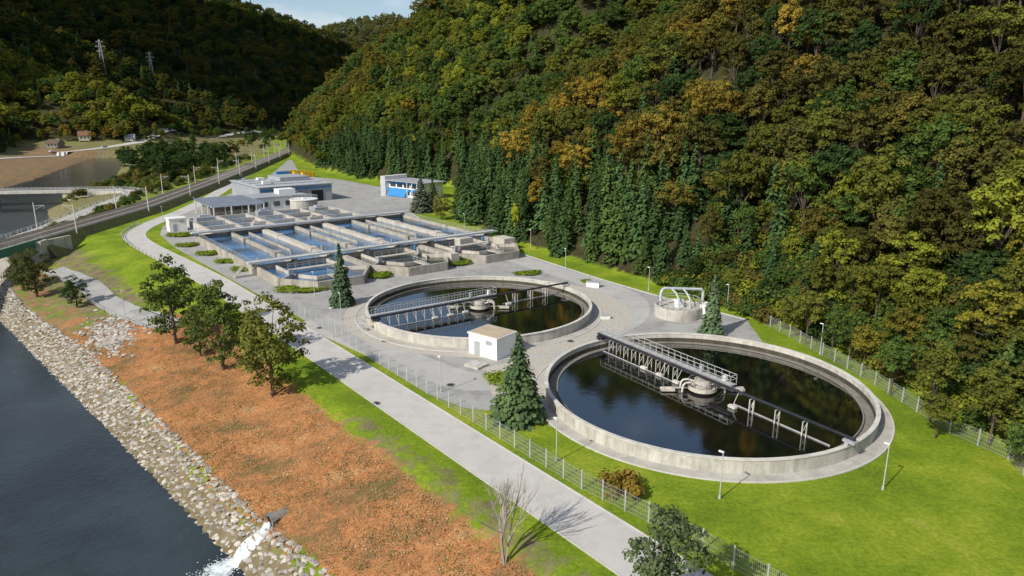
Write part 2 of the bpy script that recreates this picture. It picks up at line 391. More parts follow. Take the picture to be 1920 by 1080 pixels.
mb=MB(); mb.sheet([(ca[0]+21.3*math.cos(a*math.pi/60),ca[1]+21.3*math.sin(a*math.pi/60)) for a in range(120)],.05); structure('tank_apron',mb,APRON)
mb=MB(); mb.ring(ca[0],ca[1],21.3,21.48,0,.12,120); mb.ring(cb[0],cb[1],21.5,21.7,0,.12,120); structure('apron_kerb',mb,KERB)
mb=MB(); mb.sheet([(cb[0]+1.5+25.2*math.cos(a*math.pi/60),cb[1]+.5+24.4*math.sin(a*math.pi/60)) for a in range(120)],.03); structure('gravel_bed',mb,GRAV)
mb=MB(); mb.ring(cb[0],cb[1],19.95,21.5,.03,.056,120); structure('tank_apron',mb,APRON)
gr=P([(905,690),(1000,672),(1042,660),(1030,700),(1020,760),(945,770),(920,735)]); mb=MB(); mb.sheet(gr,.035); structure('gravel_bed',mb,GRAV)
def scraper(c,p0,p1,side,label):
    a=Vector((*p0,0));b=Vector((*p1,0)); ang=math.atan2(b.y-a.y,b.x-a.x)
    t=thing('scraper_bridge',label,'scraper bridge',(c[0],c[1],0),ang,group='rotating scraper bridges of the settling tanks')
    z=2.3
    mb=MB(); mb.tube((-20.6,0,z),(20.2,0,z),.17,n=12); part('main_beam',mb,BLACK,t)
    mb=MB(); mb.box(-8.2,.95*side,z+.12,24.4,.8,.05); part('walkway_deck',mb,STEEL,t)
    mb=MB()
    for yy_ in (.45,1.45):
        mb.beam((-20.4,yy_*side,z+.05),(4,yy_*side,z+.05),.06,.1); mb.beam((-20.4,yy_*side,z-.5),(4,yy_*side,z-.5),.05,.06)
        for j in range(20):
            x0=-20.4+j*1.22; mb.beam((x0,yy_*side,z-.5),(x0+.61,yy_*side,z+.05),.035); mb.beam((x0+.61,yy_*side,z+.05),(x0+1.22,yy_*side,z-.5),.035)
    part('lattice_girder',mb,BSTEEL,t)
    mb=MB()
    for yy_ in (.42,1.5): mb.rail([(-20.3,yy_*side,z+.15),(3.9,yy_*side,z+.15)],1.15,1.1,.03)
    mb.rail([(3.9,.42*side,z+.15),(3.9,1.5*side,z+.15)],1.15,1)
    part('handrail',mb,STEEL,t)
    for x in (-17.5,-15.9,-14.3,-12.7,-11.1,-9.5,-7.9,-6.3,-4.7,7.5,11,14.5):
        mb=MB()
        for yy_ in (-.4,.4): mb.beam((x,yy_,z-.15),(x,yy_,.35),.07 if x<0 else .1)
        mb.beam((x,-.4,z-.5),(x,.4,.7),.05); mb.beam((x,.4,z-.5),(x,-.4,.7),.05); mb.beam((x,-.4,z-.2),(x,.4,z-.2),.07)
        if x>0: mb.beam((x+.5,-.4,z-.3),(x+.5,-.4,.35),.08)
        part('support_frame',mb,RIM,t)
    for x in (-9.5,-6.5,-3.5,5.6):
        mb=MB(); mb.box(x,-1.0*side,.66,1.0,.5,.3); mb.beam((x,-1.0*side,.7),(x,-.1*side,z-.1),.05); part('float_box',mb,RIM,t)
    mb=MB(); mb.tube((-18,-1.1*side,.55),(-3.2,-1.1*side,.55),.07,n=8); part('scum_pipe',mb,GREYP,t)
    mb=MB(); mb.beam((5,.0,.52),(17.6,0,.52),.06,.16); part('skimmer_blade',mb,BSTEEL,t)
    for e in (-1,1):
        mb=MB(); mb.box(e*19.75,0,1.98,1.3,.9,.25); 
        mb.tube((e*19.7,-.7,1.85),(e*19.7,-.45,1.85),.21,n=14); mb.tube((e*19.7,.45,1.85),(e*19.7,.7,1.85),.21,n=14)
        part('drive_carriage',mb,GREYP if e>0 else BLACK,t)
    mb=MB(); mb.box(-1.2,.95*side,z+.65,.5,.35,.9); part('control_box',mb,GREYP,t)
    mb=MB(); mb.box(2.6,.95*side,z+.55,.45,.45,.7); part('control_box',mb,WHITE,t)
    for j in range(3):
        mb=MB(); mb.box(-21-.45*j,.95*side,z-.05-.6*j,.5,1.1,.08); part('access_step',mb,GREYP,t)
    return t
scraper(ca,(13.7,96.5),(34.5,64.1),1,'scraper bridge with black beam and railed walkway over dark water')
scraper(cb,(-23,110.2),(10.4,133.5),1,'scraper bridge with long railed walkway reflected in the water')
# ---------------------------------------------------------------- aeration basins
P0=(-55.5,145.5); ANG=R(38)
def L(a,y,z=0):
    c,s=math.cos(ANG),math.sin(ANG); return (P0[0]+a*c-y*s,P0[1]+a*s+y*c,z)
bas=thing('aeration_basin','block of rectangular concrete aeration basins filled with water tinted sky blue','water basin',(*P0,0),ANG)
Hb=2.0
for x0,y0,x1,y1 in [(0,0,0,47),(62,0,62,47),(0.25,0,61.75,0),(.25,47,61.75,47)]:
    mb=MB(); mb.wall(x0,y0,x1,y1,.5,0,Hb); part('outer_wall',mb,BCON,bas)
for k in range(1,7):
    x=k*62/7; mb=MB(); mb.wall(x,.3,x,46.7,.7 if k%2 else 1.5,0,Hb+.04); mb.wall(x,10,x,13,1.9,0,Hb+.3); mb.wall(x,33,x,35,1.8,0,Hb+.25)
    o=part('partition_wall',mb,BTOP if k%2==0 else BCON,bas)
for k in range(7):
    x=(k+.5)*62/7
    if k in (1,3,5):
        mb=MB(); mb.wall(x,14,x,46.7,.3,0,1.75); part('baffle_wall',mb,BCON,bas)
mb=MB(); mb.sheet([(0.2,.2),(61.8,.2),(61.8,46.8),(.2,46.8)],1.15); part('water_surface',mb,BASW,bas)
for k in range(3):
    x0=.4+20.3*k; w=19.6
    poly=[(x0,-.25),(x0,-14),(x0+5,-21.5),(x0+w-5,-21.5),(x0+w,-14),(x0+w,-.25)]
    mb=MB()
    for (ax,ay),(bx,by) in zip(poly,poly[1:]): mb.wall(ax,ay,bx,by,.5,0,Hb-.1)
    part('bay_wall',mb,BCON,bas)
    mb=MB(); inn=[(x0+4,-.25),(x0+4,-11),(x0+7,-16),(x0+w-7,-16),(x0+w-4,-11),(x0+w-4,-.25)]
    for (ax,ay),(bx,by) in zip(inn,inn[1:]): mb.wall(ax,ay,bx,by,.3,0,Hb-.3)
    mb.wall(x0+4,-11,x0,-14,.3,0,Hb-.25); mb.wall(x0+w-4,-11,x0+w,-14,.3,0,Hb-.25)
    part('inner_wall',mb,BTOP,bas)
    mb=MB(); mb.sheet(poly,1.0); part('water_surface',mb,BASW if k==0 else BAYW,bas)
    mb=MB(); mb.box(x0+w/2,-18.8,Hb-.2,1.4,5,.2); mb.box(x0+w/2,-8,Hb-.1,w-8.5,1.3,.2); part('walkway_deck',mb,BTOP,bas)
    mb=MB(); mb.rail([(x0+w/2-.7,-21.3,Hb-.1),(x0+w/2-.7,-16.2,Hb-.1)]); mb.rail([(x0+4.2,-7.3,Hb),(x0+w-4.2,-7.3,Hb)]); part('handrail',mb,STEEL,bas)
    mb=MB(); mb.box(x0+3,-12,Hb+.4,.9,.6,1.1); part('mixer_drive',mb,GREYP,bas)
    mb=MB(); mb.tube((x0+w-5,-9,Hb-.3),(x0+w-5,-9,Hb+1.2),.35,n=12); part('riser_pipe',mb,GREYP,bas)
    mb=MB(); mb.tube((x0+w-3,-4,Hb-.3),(x0+w-3,-4,Hb+.8),.25,n=12); part('riser_pipe',mb,BLUE,bas)
for x,y,sx,sy,h in ((60,-10,3.5,5,3.0),(52,-3.5,4,2.6,2.8),(39.5,-17,2.2,3,2.7)):
    mb=MB(); mb.box(x,y,h/2,sx,sy,h); part('equipment_block',mb,BTOP,bas)
for y in (0,46):
    mb=MB(); mb.box(31.5,y,2.82,66,1.8,.26); part('walkway_bridge',mb,CANBR,bas)
    for s in (-1,1):
        mb=MB(); mb.box(31.5,y+.98*s,2.86,66,.14,.42); part('edge_beam',mb,CANBR,bas)
    for k in range(8):
        mb=MB(); mb.box(k*62/7,y,1.3,.7,1.5,2.6); part('bridge_pier',mb,BCON,bas)
    for s in (-1,1):
        mb=MB(); mb.rail([(-1.4,y+.98*s,3.07),(64.4,y+.98*s,3.07)],.9,2.2,.025); part('handrail',mb,STEEL,bas)
mb=MB()
for i in range(9): mb.box(-2.1-.28*i,0,2.6-.3*i,.28,1.6,.15)
mb.rail([(-2,-.8,2.6),(-4.4,-.8,.1)],1.0,1); part('stair',mb,CONC,bas)
for k in range(7):
    mb=MB(); mb.tube(((k+.3)*62/7,6+3*(k%3),1.0),((k+.3)*62/7,6+3*(k%3),2.3),.3,n=10);part('aerator_pipe',mb,GREYP,bas)
for x in (0,62):
    mb=MB(); mb.rail([(x,1.5,Hb),(x,46,Hb)],1,2.4,.03); part('handrail',mb,STEEL,bas)
pre=thing('inlet_basin','smaller concrete grit and inlet basins with railings and pipes','water basin',L(5,50),ANG)
mb=MB()
for x in (0,9,18,27,36,46): mb.wall(x,0,x,28,.7,0,2.2)
for y in (0,9,19,28): mb.wall(0,y,46,y,.7,0,2.198)
part('basin_wall',mb,BTOP,pre)
mb=MB(); mb.sheet([(.2,.2),(45.8,.2),(45.8,27.8),(.2,27.8)],1.3); part('water_surface',mb,BASW,pre)
for y in (9,19,28):
    mb=MB(); mb.rail([(0,y,2.2),(46,y,2.2)],1.0,1.8,.022); part('handrail',mb,STEEL,pre)
for x in (18,36):
    mb=MB(); mb.rail([(x,0,2.2),(x,28,2.2)],1.0,1.8,.022); part('handrail',mb,STEEL,pre)
for i,(x,y,sx,sy,h) in enumerate([(4,24,5,4,3.0),(13,4,2,3,2.8),(22,24,4,3,3.2),(31,5,3,2,2.7),(40,23,4,5,3.0)]):
    mb=MB(); mb.box(x,y,h/2,sx,sy,h); mb.box(x,y,h+.25,sx*.5,sy*.5,.5); part('equipment_platform',mb,BTOP if i%2 else GREYP,pre)
for x in (6,24,42):
    mb=MB(); mb.path([(x,10,2.3),(x,10,3.3),(x,18,3.3),(x,18,2.3)],.14,8); part('pipe_run',mb,GREYP,pre)
# ---------------------------------------------------------------- buildings in plant
hall=thing('process_hall','large flat grey industrial hall with dark loading doors','industrial building',L(38,109),ANG)
mb=MB(); mb.box(14,17,3.2,28,34,6.4); part('wall',mb,ROOFG,hall)
mb=MB(); mb.box(14,17,6.55,29,35,.3); rf=part('roof',mb,M('hall_roof',(.42,.46,.50),(.34,.37,.41),.15,stain=.5),hall)
for k in range(8):
    mb=MB(); mb.box(14,2.5+k*4.1,6.85,26,.35,.3); part('roof_rib',mb,GREYP if k%2 else WHITE,rf)
mb=MB(); mb.box(20,24,7.4,12,14,1.5); part('roof_monitor',mb,GREYP,rf)
mb=MB(); mb.box(6,10,7.4,3,2,1.2); part('roof_unit',mb,WHITE,rf)
mb=MB(); mb.box(9,26,7.3,2.5,2.5,1.0); part('roof_unit',mb,WHITE,rf)
for k in range(3):
    mb=MB(); mb.box(5+k*8.5,-.06,2.1,4.6,.14,4.2); part('door',mb,DARK,hall)
for k in range(5):
    mb=MB(); mb.box(28.05,4+k*6,4.4,.14,3.6,1.4); part('window',mb,GLASS,hall)
mb=MB(); mb.box(14,-.1,5.4,28.2,.1,.5); part('fascia',mb,BLUE,hall)
ann=thing('annex_building','low light grey annex building with flat roof','industrial building',L(31,92),ANG)
mb=MB(); mb.box(9,6,2.4,18,12,4.8); part('wall',mb,WHITE,ann)
mb=MB(); mb.box(9,6,4.95,18.8,12.8,.3); part('roof',mb,ROOFG,ann)
mb=MB(); mb.box(13,8,5.9,6,5,1.7); part('roof_room',mb,WHITE,ann)
for k in range(4):
    mb=MB(); mb.box(2.8+k*4.2,-.06,2.6,2.2,.14,1.6); part('window',mb,GLASS,ann)
can=thing('canopy_roof','open canopy with rows of tilted dark panels on columns','canopy',L(14,82),ANG)
for k in range(7):
    mb=MB(); y=1+k*3.2
    mb.add([(0,y,4.2),(17,y,4.2),(17,y+2.6,5.0),(0,y+2.6,5.0),(0,y,4.1),(17,y,4.1),(17,y+2.6,4.9),(0,y+2.6,4.9)],[(0,1,2,3),(7,6,5,4),(0,4,5,1),(1,5,6,2),(2,6,7,3),(3,7,4,0)])
    part('roof_panel',mb,PANEL,can)
for x in (.5,6,11.5,16.5):
    for y in (1,8,15,23):
        mb=MB(); mb.box(x,y,2.1,.35,.35,4.2); part('column',mb,WHITE,can)
    mb=MB(); mb.beam((x,1,4.05),(x,23,4.05),.25,.2); part('roof_beam',mb,WHITE,can)
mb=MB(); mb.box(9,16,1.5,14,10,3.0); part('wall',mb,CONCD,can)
rt=thing('storage_tank','short round white storage tank with flat lid','storage tank',L(44.6,84))
mb=MB(); mb.ring(0,0,.001,4.6,0,4.4,48); part('tank_wall',mb,CONC,rt)
mb=MB(); mb.ring(0,0,.001,4.8,4.402,4.6,48); mb.ring(0,0,.001,.6,4.6,5.1,20); part('lid',mb,WHITE,rt)
mb=MB(); pts=[(4.6*math.cos(i*math.pi/12),4.6*math.sin(i*math.pi/12),4.6) for i in range(25)]; mb.rail(pts,1.0,1.2); part('handrail',mb,STEEL,rt)
def kiosk(loc,rot,sx,sy,h,label,roofm):
    k=thing('utility_kiosk',label,'utility building',loc,rot)
    mb=MB(); mb.box(0,0,h/2,sx,sy,h); part('wall',mb,WHITE,k)
    mb=MB(); mb.box(0,0,h+.1,sx+.3,sy+.3,.2); part('roof',mb,WHITE,k)
    mb=MB(); mb.box(0,0,h+.235,sx-.1,sy-.1,.06); part('roof_covering',mb,roofm,k)
    mb=MB(); mb.box(-sx*.2,-sy/2-.03,1.1,1.0,.08,2.1); part('door',mb,GREYP,k)
    mb=MB()
    for i in range(5): mb.box(sx*.22,-sy/2-.04,h-1.0+i*.13,1.1,.08,.06)
    part('louvre',mb,GREYP,k); return k
kiosk((-2.9,96.4,.02),R(-38),5.3,4.4,3.1,'small white utility building with tan flat roof between the tanks',TANR)
kiosk(L(.6,71,.02),ANG,4.8,4,3.6,'white utility cabin by the basin wall',WHITE)
bx=thing('portable_toilet','blue portable toilet cabin beside the white cabin','portable toilet',L(5,70,.02),ANG)
mb=MB(); mb.box(0,0,1.15,1.2,1.2,2.3); part('cabin',mb,BLUE,bx); mb=MB(); mb.box(0,-.62,1.1,.7,.05,1.9); part('door',mb,WHITE,bx)
mb=MB(); mb.prism([(-.65,-.65),(.65,-.65),(.65,.65),(-.65,.65)],2.302,2.42); part('roof',mb,WHITE,bx)
sl=thing('concrete_slab','low concrete hatch slab beside the white utility building','hatch',(*G(893,686)[:2],.02),R(-38)); mb=MB(); mb.box(0,0,.15,2.6,2.2,.3); part('slab',mb,CONC,sl); mb=MB(); mb.box(0,0,.33,1,1,.06); part('hatch_cover',mb,STEEL,sl)
off=thing('office_building','two storey white office with blue bands and ribbon windows','office building',(-51,287,0),R(-41))
mb=MB(); mb.box(11,5,3.1,22,10,6.2); part('wall',mb,WHITE,off)
mb=MB(); mb.box(11.5,4.4,6.35,24,12.4,.3); part('roof',mb,GREYP,off)
for fl in (0,1):
    for k in range(5):
        mb=MB(); mb.box(3+k*4.2,-.07,1.7+fl*2.9,3.3,.16,1.5); part('window',mb,GLASS,off)
    mb=MB(); mb.box(11,-.1,2.85+fl*2.8,21.6,.2,.9); part('blue_band',mb,BLUE,off)
mb=MB(); mb.add([(1,-1.9,.2),(12,-1.9,.2),(12,-.2,3.0),(1,-.2,3.0),(1,-.2,.2),(12,-.2,.2)],[(0,1,2,3),(0,3,4),(1,5,2),(3,2,5,4),(0,4,5,1)]); part('slanted_glazing',mb,BLUE,off)
mb=MB(); pl=[(-1.4,-3),(-.6,-3.6),(.4,-2),(.6,2),(.2,10),(-1.6,10.4)]; mb.prism(pl,0,8.0); part('curved_end_wall',mb,WHITE,off)
for k in range(4):
    mb=MB(); mb.box(13+k*3,-1.2,3.1,.25,.25,6.1); part('column',mb,WHITE,off)
for i,(x,y,m,lb) in enumerate([(530,331,BLUE,'blue open waste skip near the hall'),(547,329,YEL,'yellow open waste skip near the hall'),(562,330,YEL,'yellow open waste skip near the hall'),(578,332,YEL,'yellow open waste skip near the hall')]):
    s=thing('waste_skip',lb,'waste skip',(*G(x,y)[:2],.02),ANG,group='waste skips behind the hall')
    mb=MB(); mb.add([(-3,-1.2,0),(3,-1.2,0),(3,1.2,0),(-3,1.2,0),(-3.4,-1.4,2.6),(3.4,-1.4,2.6),(3.4,1.4,2.6),(-3.4,1.4,2.6),(-3.2,-1.2,2.6),(3.2,-1.2,2.6),(3.2,1.2,2.6),(-3.2,1.2,2.6),(-2.9,-1,.4),(2.9,-1,.4),(2.9,1,.4),(-2.9,1,.4)],[(0,1,5,4),(1,2,6,5),(2,3,7,6),(3,0,4,7),(4,5,9,8),(5,6,10,9),(6,7,11,10),(7,4,8,11),(8,9,13,12),(9,10,14,13),(10,11,15,14),(11,8,12,15),(12,13,14,15)])
    part('body',mb,m,s)
    for k in (-2,0,2):
        mb=MB(); mb.box(k,-1.36,1.2,.15,.14,2.2); part('rib',mb,m,s)
tk=thing('sludge_thickener','low round concrete tank topped by large pale pipes','sludge tank',(28.9,115.6,.02),R(20))
PP=M('pale_pipe',(.5,.54,.57),None,.6,rough=.4)
mb=MB(); mb.ring(0,0,3.6,4.1,0,1.9,48); mb.ring(0,0,.001,3.6,1.4,1.6,48); part('tank_wall',mb,CONC,tk)
for pth,r in (([(-3,1,1.6),(-3,1,4.0),(-2.7,1,4.6),(-2.2,1,4.8),(3.2,.4,4.3),(4.6,.2,4.2),(5.1,.2,3.7),(5.1,.2,.1)],.24),([(-1,1,4.7),(-1,-.6,4.2),(-1,-1.7,3.2),(-1,-1.8,1.6)],.15),([(1.2,.8,4.5),(1.2,-.6,4.0),(1.2,-1.7,3.0),(1.2,-1.8,1.6)],.15)):
    mb=MB(); mb.path(pth,r,12); part('pipe',mb,PP,tk)
mb=MB(); pts=[(3.85*math.cos(i*math.pi/12),3.85*math.sin(i*math.pi/12),1.9) for i in range(25)]; mb.rail(pts,1.05,1.0); part('handrail',mb,STEEL,tk)
for bxx in ((3.4,-2.9,1.2,1.2,1.2,2.4,.4),(4.8,-1.8,1.1,1.2,1.5,2.2,.4),(0,-.2,2.2,1.2,1.2,1.3,0)):
    mb=MB(); mb.box(*bxx); part('equipment_box',mb,WHITE,tk)
cabn=thing('equipment_cabinet','low white equipment cabinet on gravel beside the tank','cabinet',(*G(1112,538)[:2],.03),R(-20))
mb=MB(); mb.box(0,0,.5,2.6,1.0,1.0); part('body',mb,WHITE,cabn); mb=MB(); mb.box(0,0,1.05,2.8,1.2,.1); part('lid',mb,GREYP,cabn)
clone(cabn,(*G(1135,598)[:2],.03),R(10),.6); 
mh=None
for x,y in [(845,722),(722,640),(628,578),(1040,628),(1070,640),(600,615),(705,757),(1008,620),(990,700)]:
    if mh is None:
        mh=thing('manhole_cover','round dark iron manhole cover in the asphalt','manhole cover',(*G(x,y)[:2],.03),group='manhole covers in the yard')
        mb=MB(); mb.ring(0,0,.001,.42,0,.02,24); part('cover',mb,BLACK,mh); mb=MB(); mb.ring(0,0,.42,.6,0,.015,24); part('frame',mb,CONCD,mh)
    else: clone(mh,(*G(x,y)[:2],.03))
# ---------------------------------------------------------------- lamps
lamp=None
LP=[(1043,865),(1349,935),(1655,918),(1537,665),(827,735),(1216,545),(1363,582),(1060,505),(995,465),(871,430),(624,632),(366,395),(306,415),(455,345),(590,555),(640,600)]
for i,(x,y) in enumerate(LP):
    g=G(x,y)
    if lamp is None:
        lamp=thing('street_lamp','slim white lamp post on the plant grounds','street lamp',g,R(130),group='lamp posts around the plant')
        mb=MB(); mb.tube((0,0,0),(0,0,4.7),.065,.045,8); mb.tube((0,0,0),(0,0,.35),.12,n=8); part('pole',mb,STEEL,lamp)
        mb=MB(); mb.box(.2,0,4.72,.5,.2,.1); part('lamp_head',mb,WHITE,lamp)
    else: clone(lamp,g,R(130))
h=hit(234,592); clone(lamp,h,R(60))
# ---------------------------------------------------------------- fences
def fence(pts,h,label,panel=2.5,stepz=False):
    pts=densify(pts,panel); x0,y0=pts[0][:2]
    f=thing('wire_fence',label,'fence',(x0,y0,0))
    mb=MB(); mb.beam((0,0,0),(0,0,h+.15),.1); mb.box(0,0,h+.17,.13,.13,.04); pm=mb.mesh('fence_post',STEEL)
    wm=MB(); zz=[Hs(*p[:2]) if stepz else 0 for p in pts]
    for i,p in enumerate(pts):
        if i<95:
            o=bpy.data.objects.new('fence_post',pm); COL.objects.link(o); o.parent=f; o.location=(p[0]-x0,p[1]-y0,zz[i])
        if i+1<len(pts):
            q=pts[i+1]; a=Vector((p[0]-x0,p[1]-y0,zz[i])); b=Vector((q[0]-x0,q[1]-y0,zz[i+1]))
            for k in (.12,.55,1.0,1.45,h): wm.beam(a+Vector((0,0,k)),b+Vector((0,0,k)),.018)
            n=int((b-a).length/.16)
            for j in range(1,n):
                c=a.lerp(b,j/n); wm.beam(c+Vector((0,0,.1)),c+Vector((0,0,h)),.011)
    part('wire_mesh',wm,FSTEEL,f); return f
fl=[G(x,y)[:2] for x,y in [(562,590),(800,738),(1090,918),(1262,1003)]]+[(21,42.5),(30,31)]
fence(fl,1.9,'galvanised wire mesh fence along the service road')
fr_=[G(x,y)[:2] for x,y in [(1395,588),(1480,632),(1640,722),(1780,812),(1890,862)]]+[(49,55),(53,42)]
fence(fr_,1.8,'wire mesh fence between the lawn and the forest')
# ---------------------------------------------------------------- railway
RX=[(60,-121),(100,-122),(167,-125.6),(241,-128),(325,-139.6),(420,-155),(526,-172),(620,-192),(760,-230)]
rl=densify([(float(I(y,RX)),y,2.6) for y in range(60,761,20)],5)
north=[p for p in rl if p[1]>=172]
mb=MB(); fr=frames(north); vs=[];fs=[]
for p,d,n in fr:
    for o_,z in ((-8,-2.5),(-4.7,2.2),(-4.2,2.6),(4.2,2.6),(4.7,2.2),(11.5,-4.5)): vs.append((p[0]+n.x*o_,p[1]+n.y*o_,z))
sd_=MB(); fs2=[]
for i in range(len(fr)-1):
    for j in range(5): (fs if 1<=j<=3 else fs2).append((i*6+j,(i+1)*6+j,(i+1)*6+j+1,i*6+j+1))
mb.add(vs,fs); structure('railway_ballast',mb,BALL)
sd_.add(vs,fs2); structure('railway_embankment',sd_,M('dry_grass_slope',(.20,.22,.06),(.16,.12,.06),.4,bump=.5,bs=3,fine=.4))
track=densify([p for p in rl if p[1]>=100],5)
mb=MB(); fr=frames(track)
for (p,d,n),(p2,_,n2) in zip(fr,fr[1:]):
    for o_ in (-2.8,-1.36,1.36,2.8): mb.beam((p[0]+n.x*o_,p[1]+n.y*o_,2.87),(p2[0]+n2.x*o_,p2[1]+n2.y*o_,2.87),.1,.16)
structure('railway_rails',mb,RAILM)
mb=MB()
for p,d,n in frames(densify([p for p in track if p[1]<330],1.0)):
    for o_ in (-2.08,2.08): mb.box(p[0]+n.x*o_,p[1]+n.y*o_,2.7,.3,2.5,.16,math.atan2(d.y,d.x))
structure('railway_sleepers',mb,CONCD)
rb=thing('railway_bridge','green steel girder railway bridge with concrete abutment over the river','railway bridge',(0,0,0))
br=[p for p in rl if 100<=p[1]<=176]; fr=frames(br)
for o_ in (-4.6,4.6):
    mb=MB()
    for (p,d,n),(p2,_,n2) in zip(fr,fr[1:]): mb.beam((p[0]+n.x*o_,p[1]+n.y*o_,1.6),(p2[0]+n2.x*o_,p2[1]+n2.y*o_,1.6),.4,2.0)
    part('girder',mb,GREEN_ST,rb)
mb=MB(); strip(mb,[(p[0],p[1],2.55) for p in br],[-4.4,0,4.4],0,drape=False); part('deck',mb,BALL,rb)
mb=MB(); mb.box(-125.8,174,-2.4,12,3.5,9,R(5)); part('abutment',mb,CONC,rb)
mb=MB(); mb.box(-120.0,179,-.6,.8,9,5,R(-15)); part('wing_wall',mb,CONC,rb)
mb=MB(); mb.box(-123,135,-4.5,9,2.2,10,R(5)); part('pier',mb,CONC,rb)
for o_ in (-4.9,4.9):
    mb=MB(); mb.rail([(p[0]+n.x*o_,p[1]+n.y*o_,2.6) for p,d,n in fr],1.1,2,.03); part('handrail',mb,STEEL,rb)
mast=None
for y in list(range(190,640,42)):
    for sd in (-1,1):
        x=float(I(y,RX))+sd*5.4
        if mast is None:
            mast=thing('catenary_mast','concrete catenary mast with bracket beside the railway','catenary mast',(x,y,2.2),0 ,group='catenary masts along the railway')
            mb=MB(); mb.tube((0,0,-2.5),(0,0,7.6),.2,.13,8); part('pole',mb,RIM,mast)
            mb=MB(); mb.beam((0,0,6.6),(3.0,0,6.9),.09); mb.beam((0,0,5.6),(2.6,0,6.8),.07); mb.beam((2.8,0,6.9),(2.8,0,5.9),.05); part('bracket',mb,STEEL,mast)
        else: clone(mast,(x,y,2.2),0 if sd<0 else math.pi)
def drape_road(name,px,w,mat,zo=.12):
    pts=[hit(x,y)[:2] for x,y in px]; pts=densify(smoothpts(pts),2.0); mb=MB(); k=[w*(j/4-.5) for j in range(5)]
    strip(mb,pts,k,zo); structure(name,mb,mat); return pts
sr=drape_road('underpass_road',[(330,612),(275,597),(225,580),(190,560),(175,540),(140,522),(100,507)],4.4,ASPH,.16)
rrw=[(-205,318),(-188,321),(-177,320),(-170,312),(-166,298),(-162,278),(-157,258),(-153,240),(-147,215),(-143,190)]
rrw=densify(smoothpts(rrw),2.0)
mb=MB(); vs=[];fs=[]; ff=frames(rrw)
for p,d,n in ff:
    for o_,z in ((-3.4,-9),(-3.0,-1.7),(3.0,-1.7),(4.2,-6)): vs.append((p[0]+n.x*o_,p[1]+n.y*o_,z))
for i in range(len(ff)-1):
    for j in (0,1,2): fs.append((i*4+j,(i+1)*4+j,(i+1)*4+j+1,i*4+j+1))
mb.add(vs,fs); structure('ramp_embankment',mb,CONC)
mb=MB(); strip(mb,[(p[0],p[1],-1.64) for p in rrw],[-2.8,0,2.8],0,drape=False); structure('ramp_road',mb,ROADM)
fr2=drape_road('valley_road',[(-60,305),(0,297),(110,287),(200,277),(300,262),(400,252),(500,246)],7,ROADM,.3)
rbz=-1.6
bd=thing('road_bridge','low concrete road bridge with railings across the river','road bridge',(0,0,0))
A=(-285,305);B=(-200,318.5)
mb=MB(); mb.wall(*A,*B,6.5,rbz-.9,rbz); part('deck',mb,CONC,bd)
dn=Vector((B[0]-A[0],B[1]-A[1],0)).normalized(); nn_=Vector((-dn.y,dn.x,0))
for s in (-3.1,3.1):
    mb=MB(); mb.rail([(A[0]+nn_.x*s,A[1]+nn_.y*s,rbz),(B[0]+nn_.x*s,B[1]+nn_.y*s,rbz)],1.1,2,.06); part('handrail',mb,STEEL,bd)
for t_ in (.25,.6):
    mb=MB(); mb.box(A[0]+(B[0]-A[0])*t_,A[1]+(B[1]-A[1])*t_,-6,1.2,6,8.2,math.atan2(dn.y,dn.x)); part('pier',mb,CONC,bd)
gr_=thing('guard_rail','steel guard rail along the curved ramp road','guard rail',(0,0,0))
for s in (-2.85,2.85):
    mb=MB(); ff=frames(rrw)
    mb.rail([(p[0]+n.x*s,p[1]+n.y*s,-1.65) for p,d,n in ff[::3]],1.1,2,.06); part('rail',mb,STEEL,gr_)
gr2=thing('guard_rail','steel guard rail beside the narrow underpass road','guard rail',(0,0,0))
mb=MB(); ff=frames(sr); mb.rail([(p[0]+n.x*2.4,p[1]+n.y*2.4,Hs(p[0]+n.x*2.4,p[1]+n.y*2.4)) for p,d,n in ff[::2]],.9,2,.04); part('rail',mb,STEEL,gr2)
gr3=thing('guard_rail','steel guard rail at the bend of the service road','guard rail',(0,0,0))
mb=MB(); ff=frames([p for p in road if 155<p[1]<215]); mb.rail([(p[0]+n.x*3.2,p[1]+n.y*3.2,Hs(p[0]+n.x*3.2,p[1]+n.y*3.2)) for p,d,n in ff],.85,3,.05); part('rail',mb,STEEL,gr3)
# ---------------------------------------------------------------- village houses, pylons, cars
def house(px,rot,sx,sy,h,wm,rm,label):
    p=hit(*px); t=thing('house',label,'house',(p[0],p[1],p[2]-.3),rot)
    mb=MB(); mb.box(0,0,h/2,sx,sy,h); mb.add([(-sx/2,-sy/2,h),(-sx/2,sy/2,h),(-sx/2,0,h+sy*.42),(sx/2,-sy/2,h),(sx/2,sy/2,h),(sx/2,0,h+sy*.42)],[(0,1,2),(5,4,3)]); part('wall',mb,wm,t)
    mb=MB(); e=.6; hr=h+sy*.42+.2
    for s in (-1,1):
        mb.add([(-sx/2-e,s*(sy/2+e),h-.35),(sx/2+e,s*(sy/2+e),h-.35),(sx/2+e,0,hr),(-sx/2-e,0,hr),(-sx/2-e,s*(sy/2+e),h-.1),(sx/2+e,s*(sy/2+e),h-.1),(sx/2+e,0,hr+.25),(-sx/2-e,0,hr+.25)],[(0,1,2,3),(7,6,5,4),(0,4,5,1),(1,5,6,2),(2,6,7,3),(3,7,4,0)])
    r=part('roof',mb,rm,t); mb=MB(); mb.box(sx*.2,sy*.15,hr,.8,.8,2); part('chimney',mb,CONC,r)
    for k in range(3):
        mb=MB(); mb.box(-sx*.3+k*sx*.3,-sy/2-.05,h*.6,1.2,.14,1.5); part('window',mb,GLASS,t)
    mb=MB(); mb.box(sx*.42,-sy/2-.05,1.1,1,.14,2.2); part('door',mb,BARK,t)
house((160,264),.5,10,8,5,CREAM,TILE,'small cream house with steep red tiled roof by the woods')
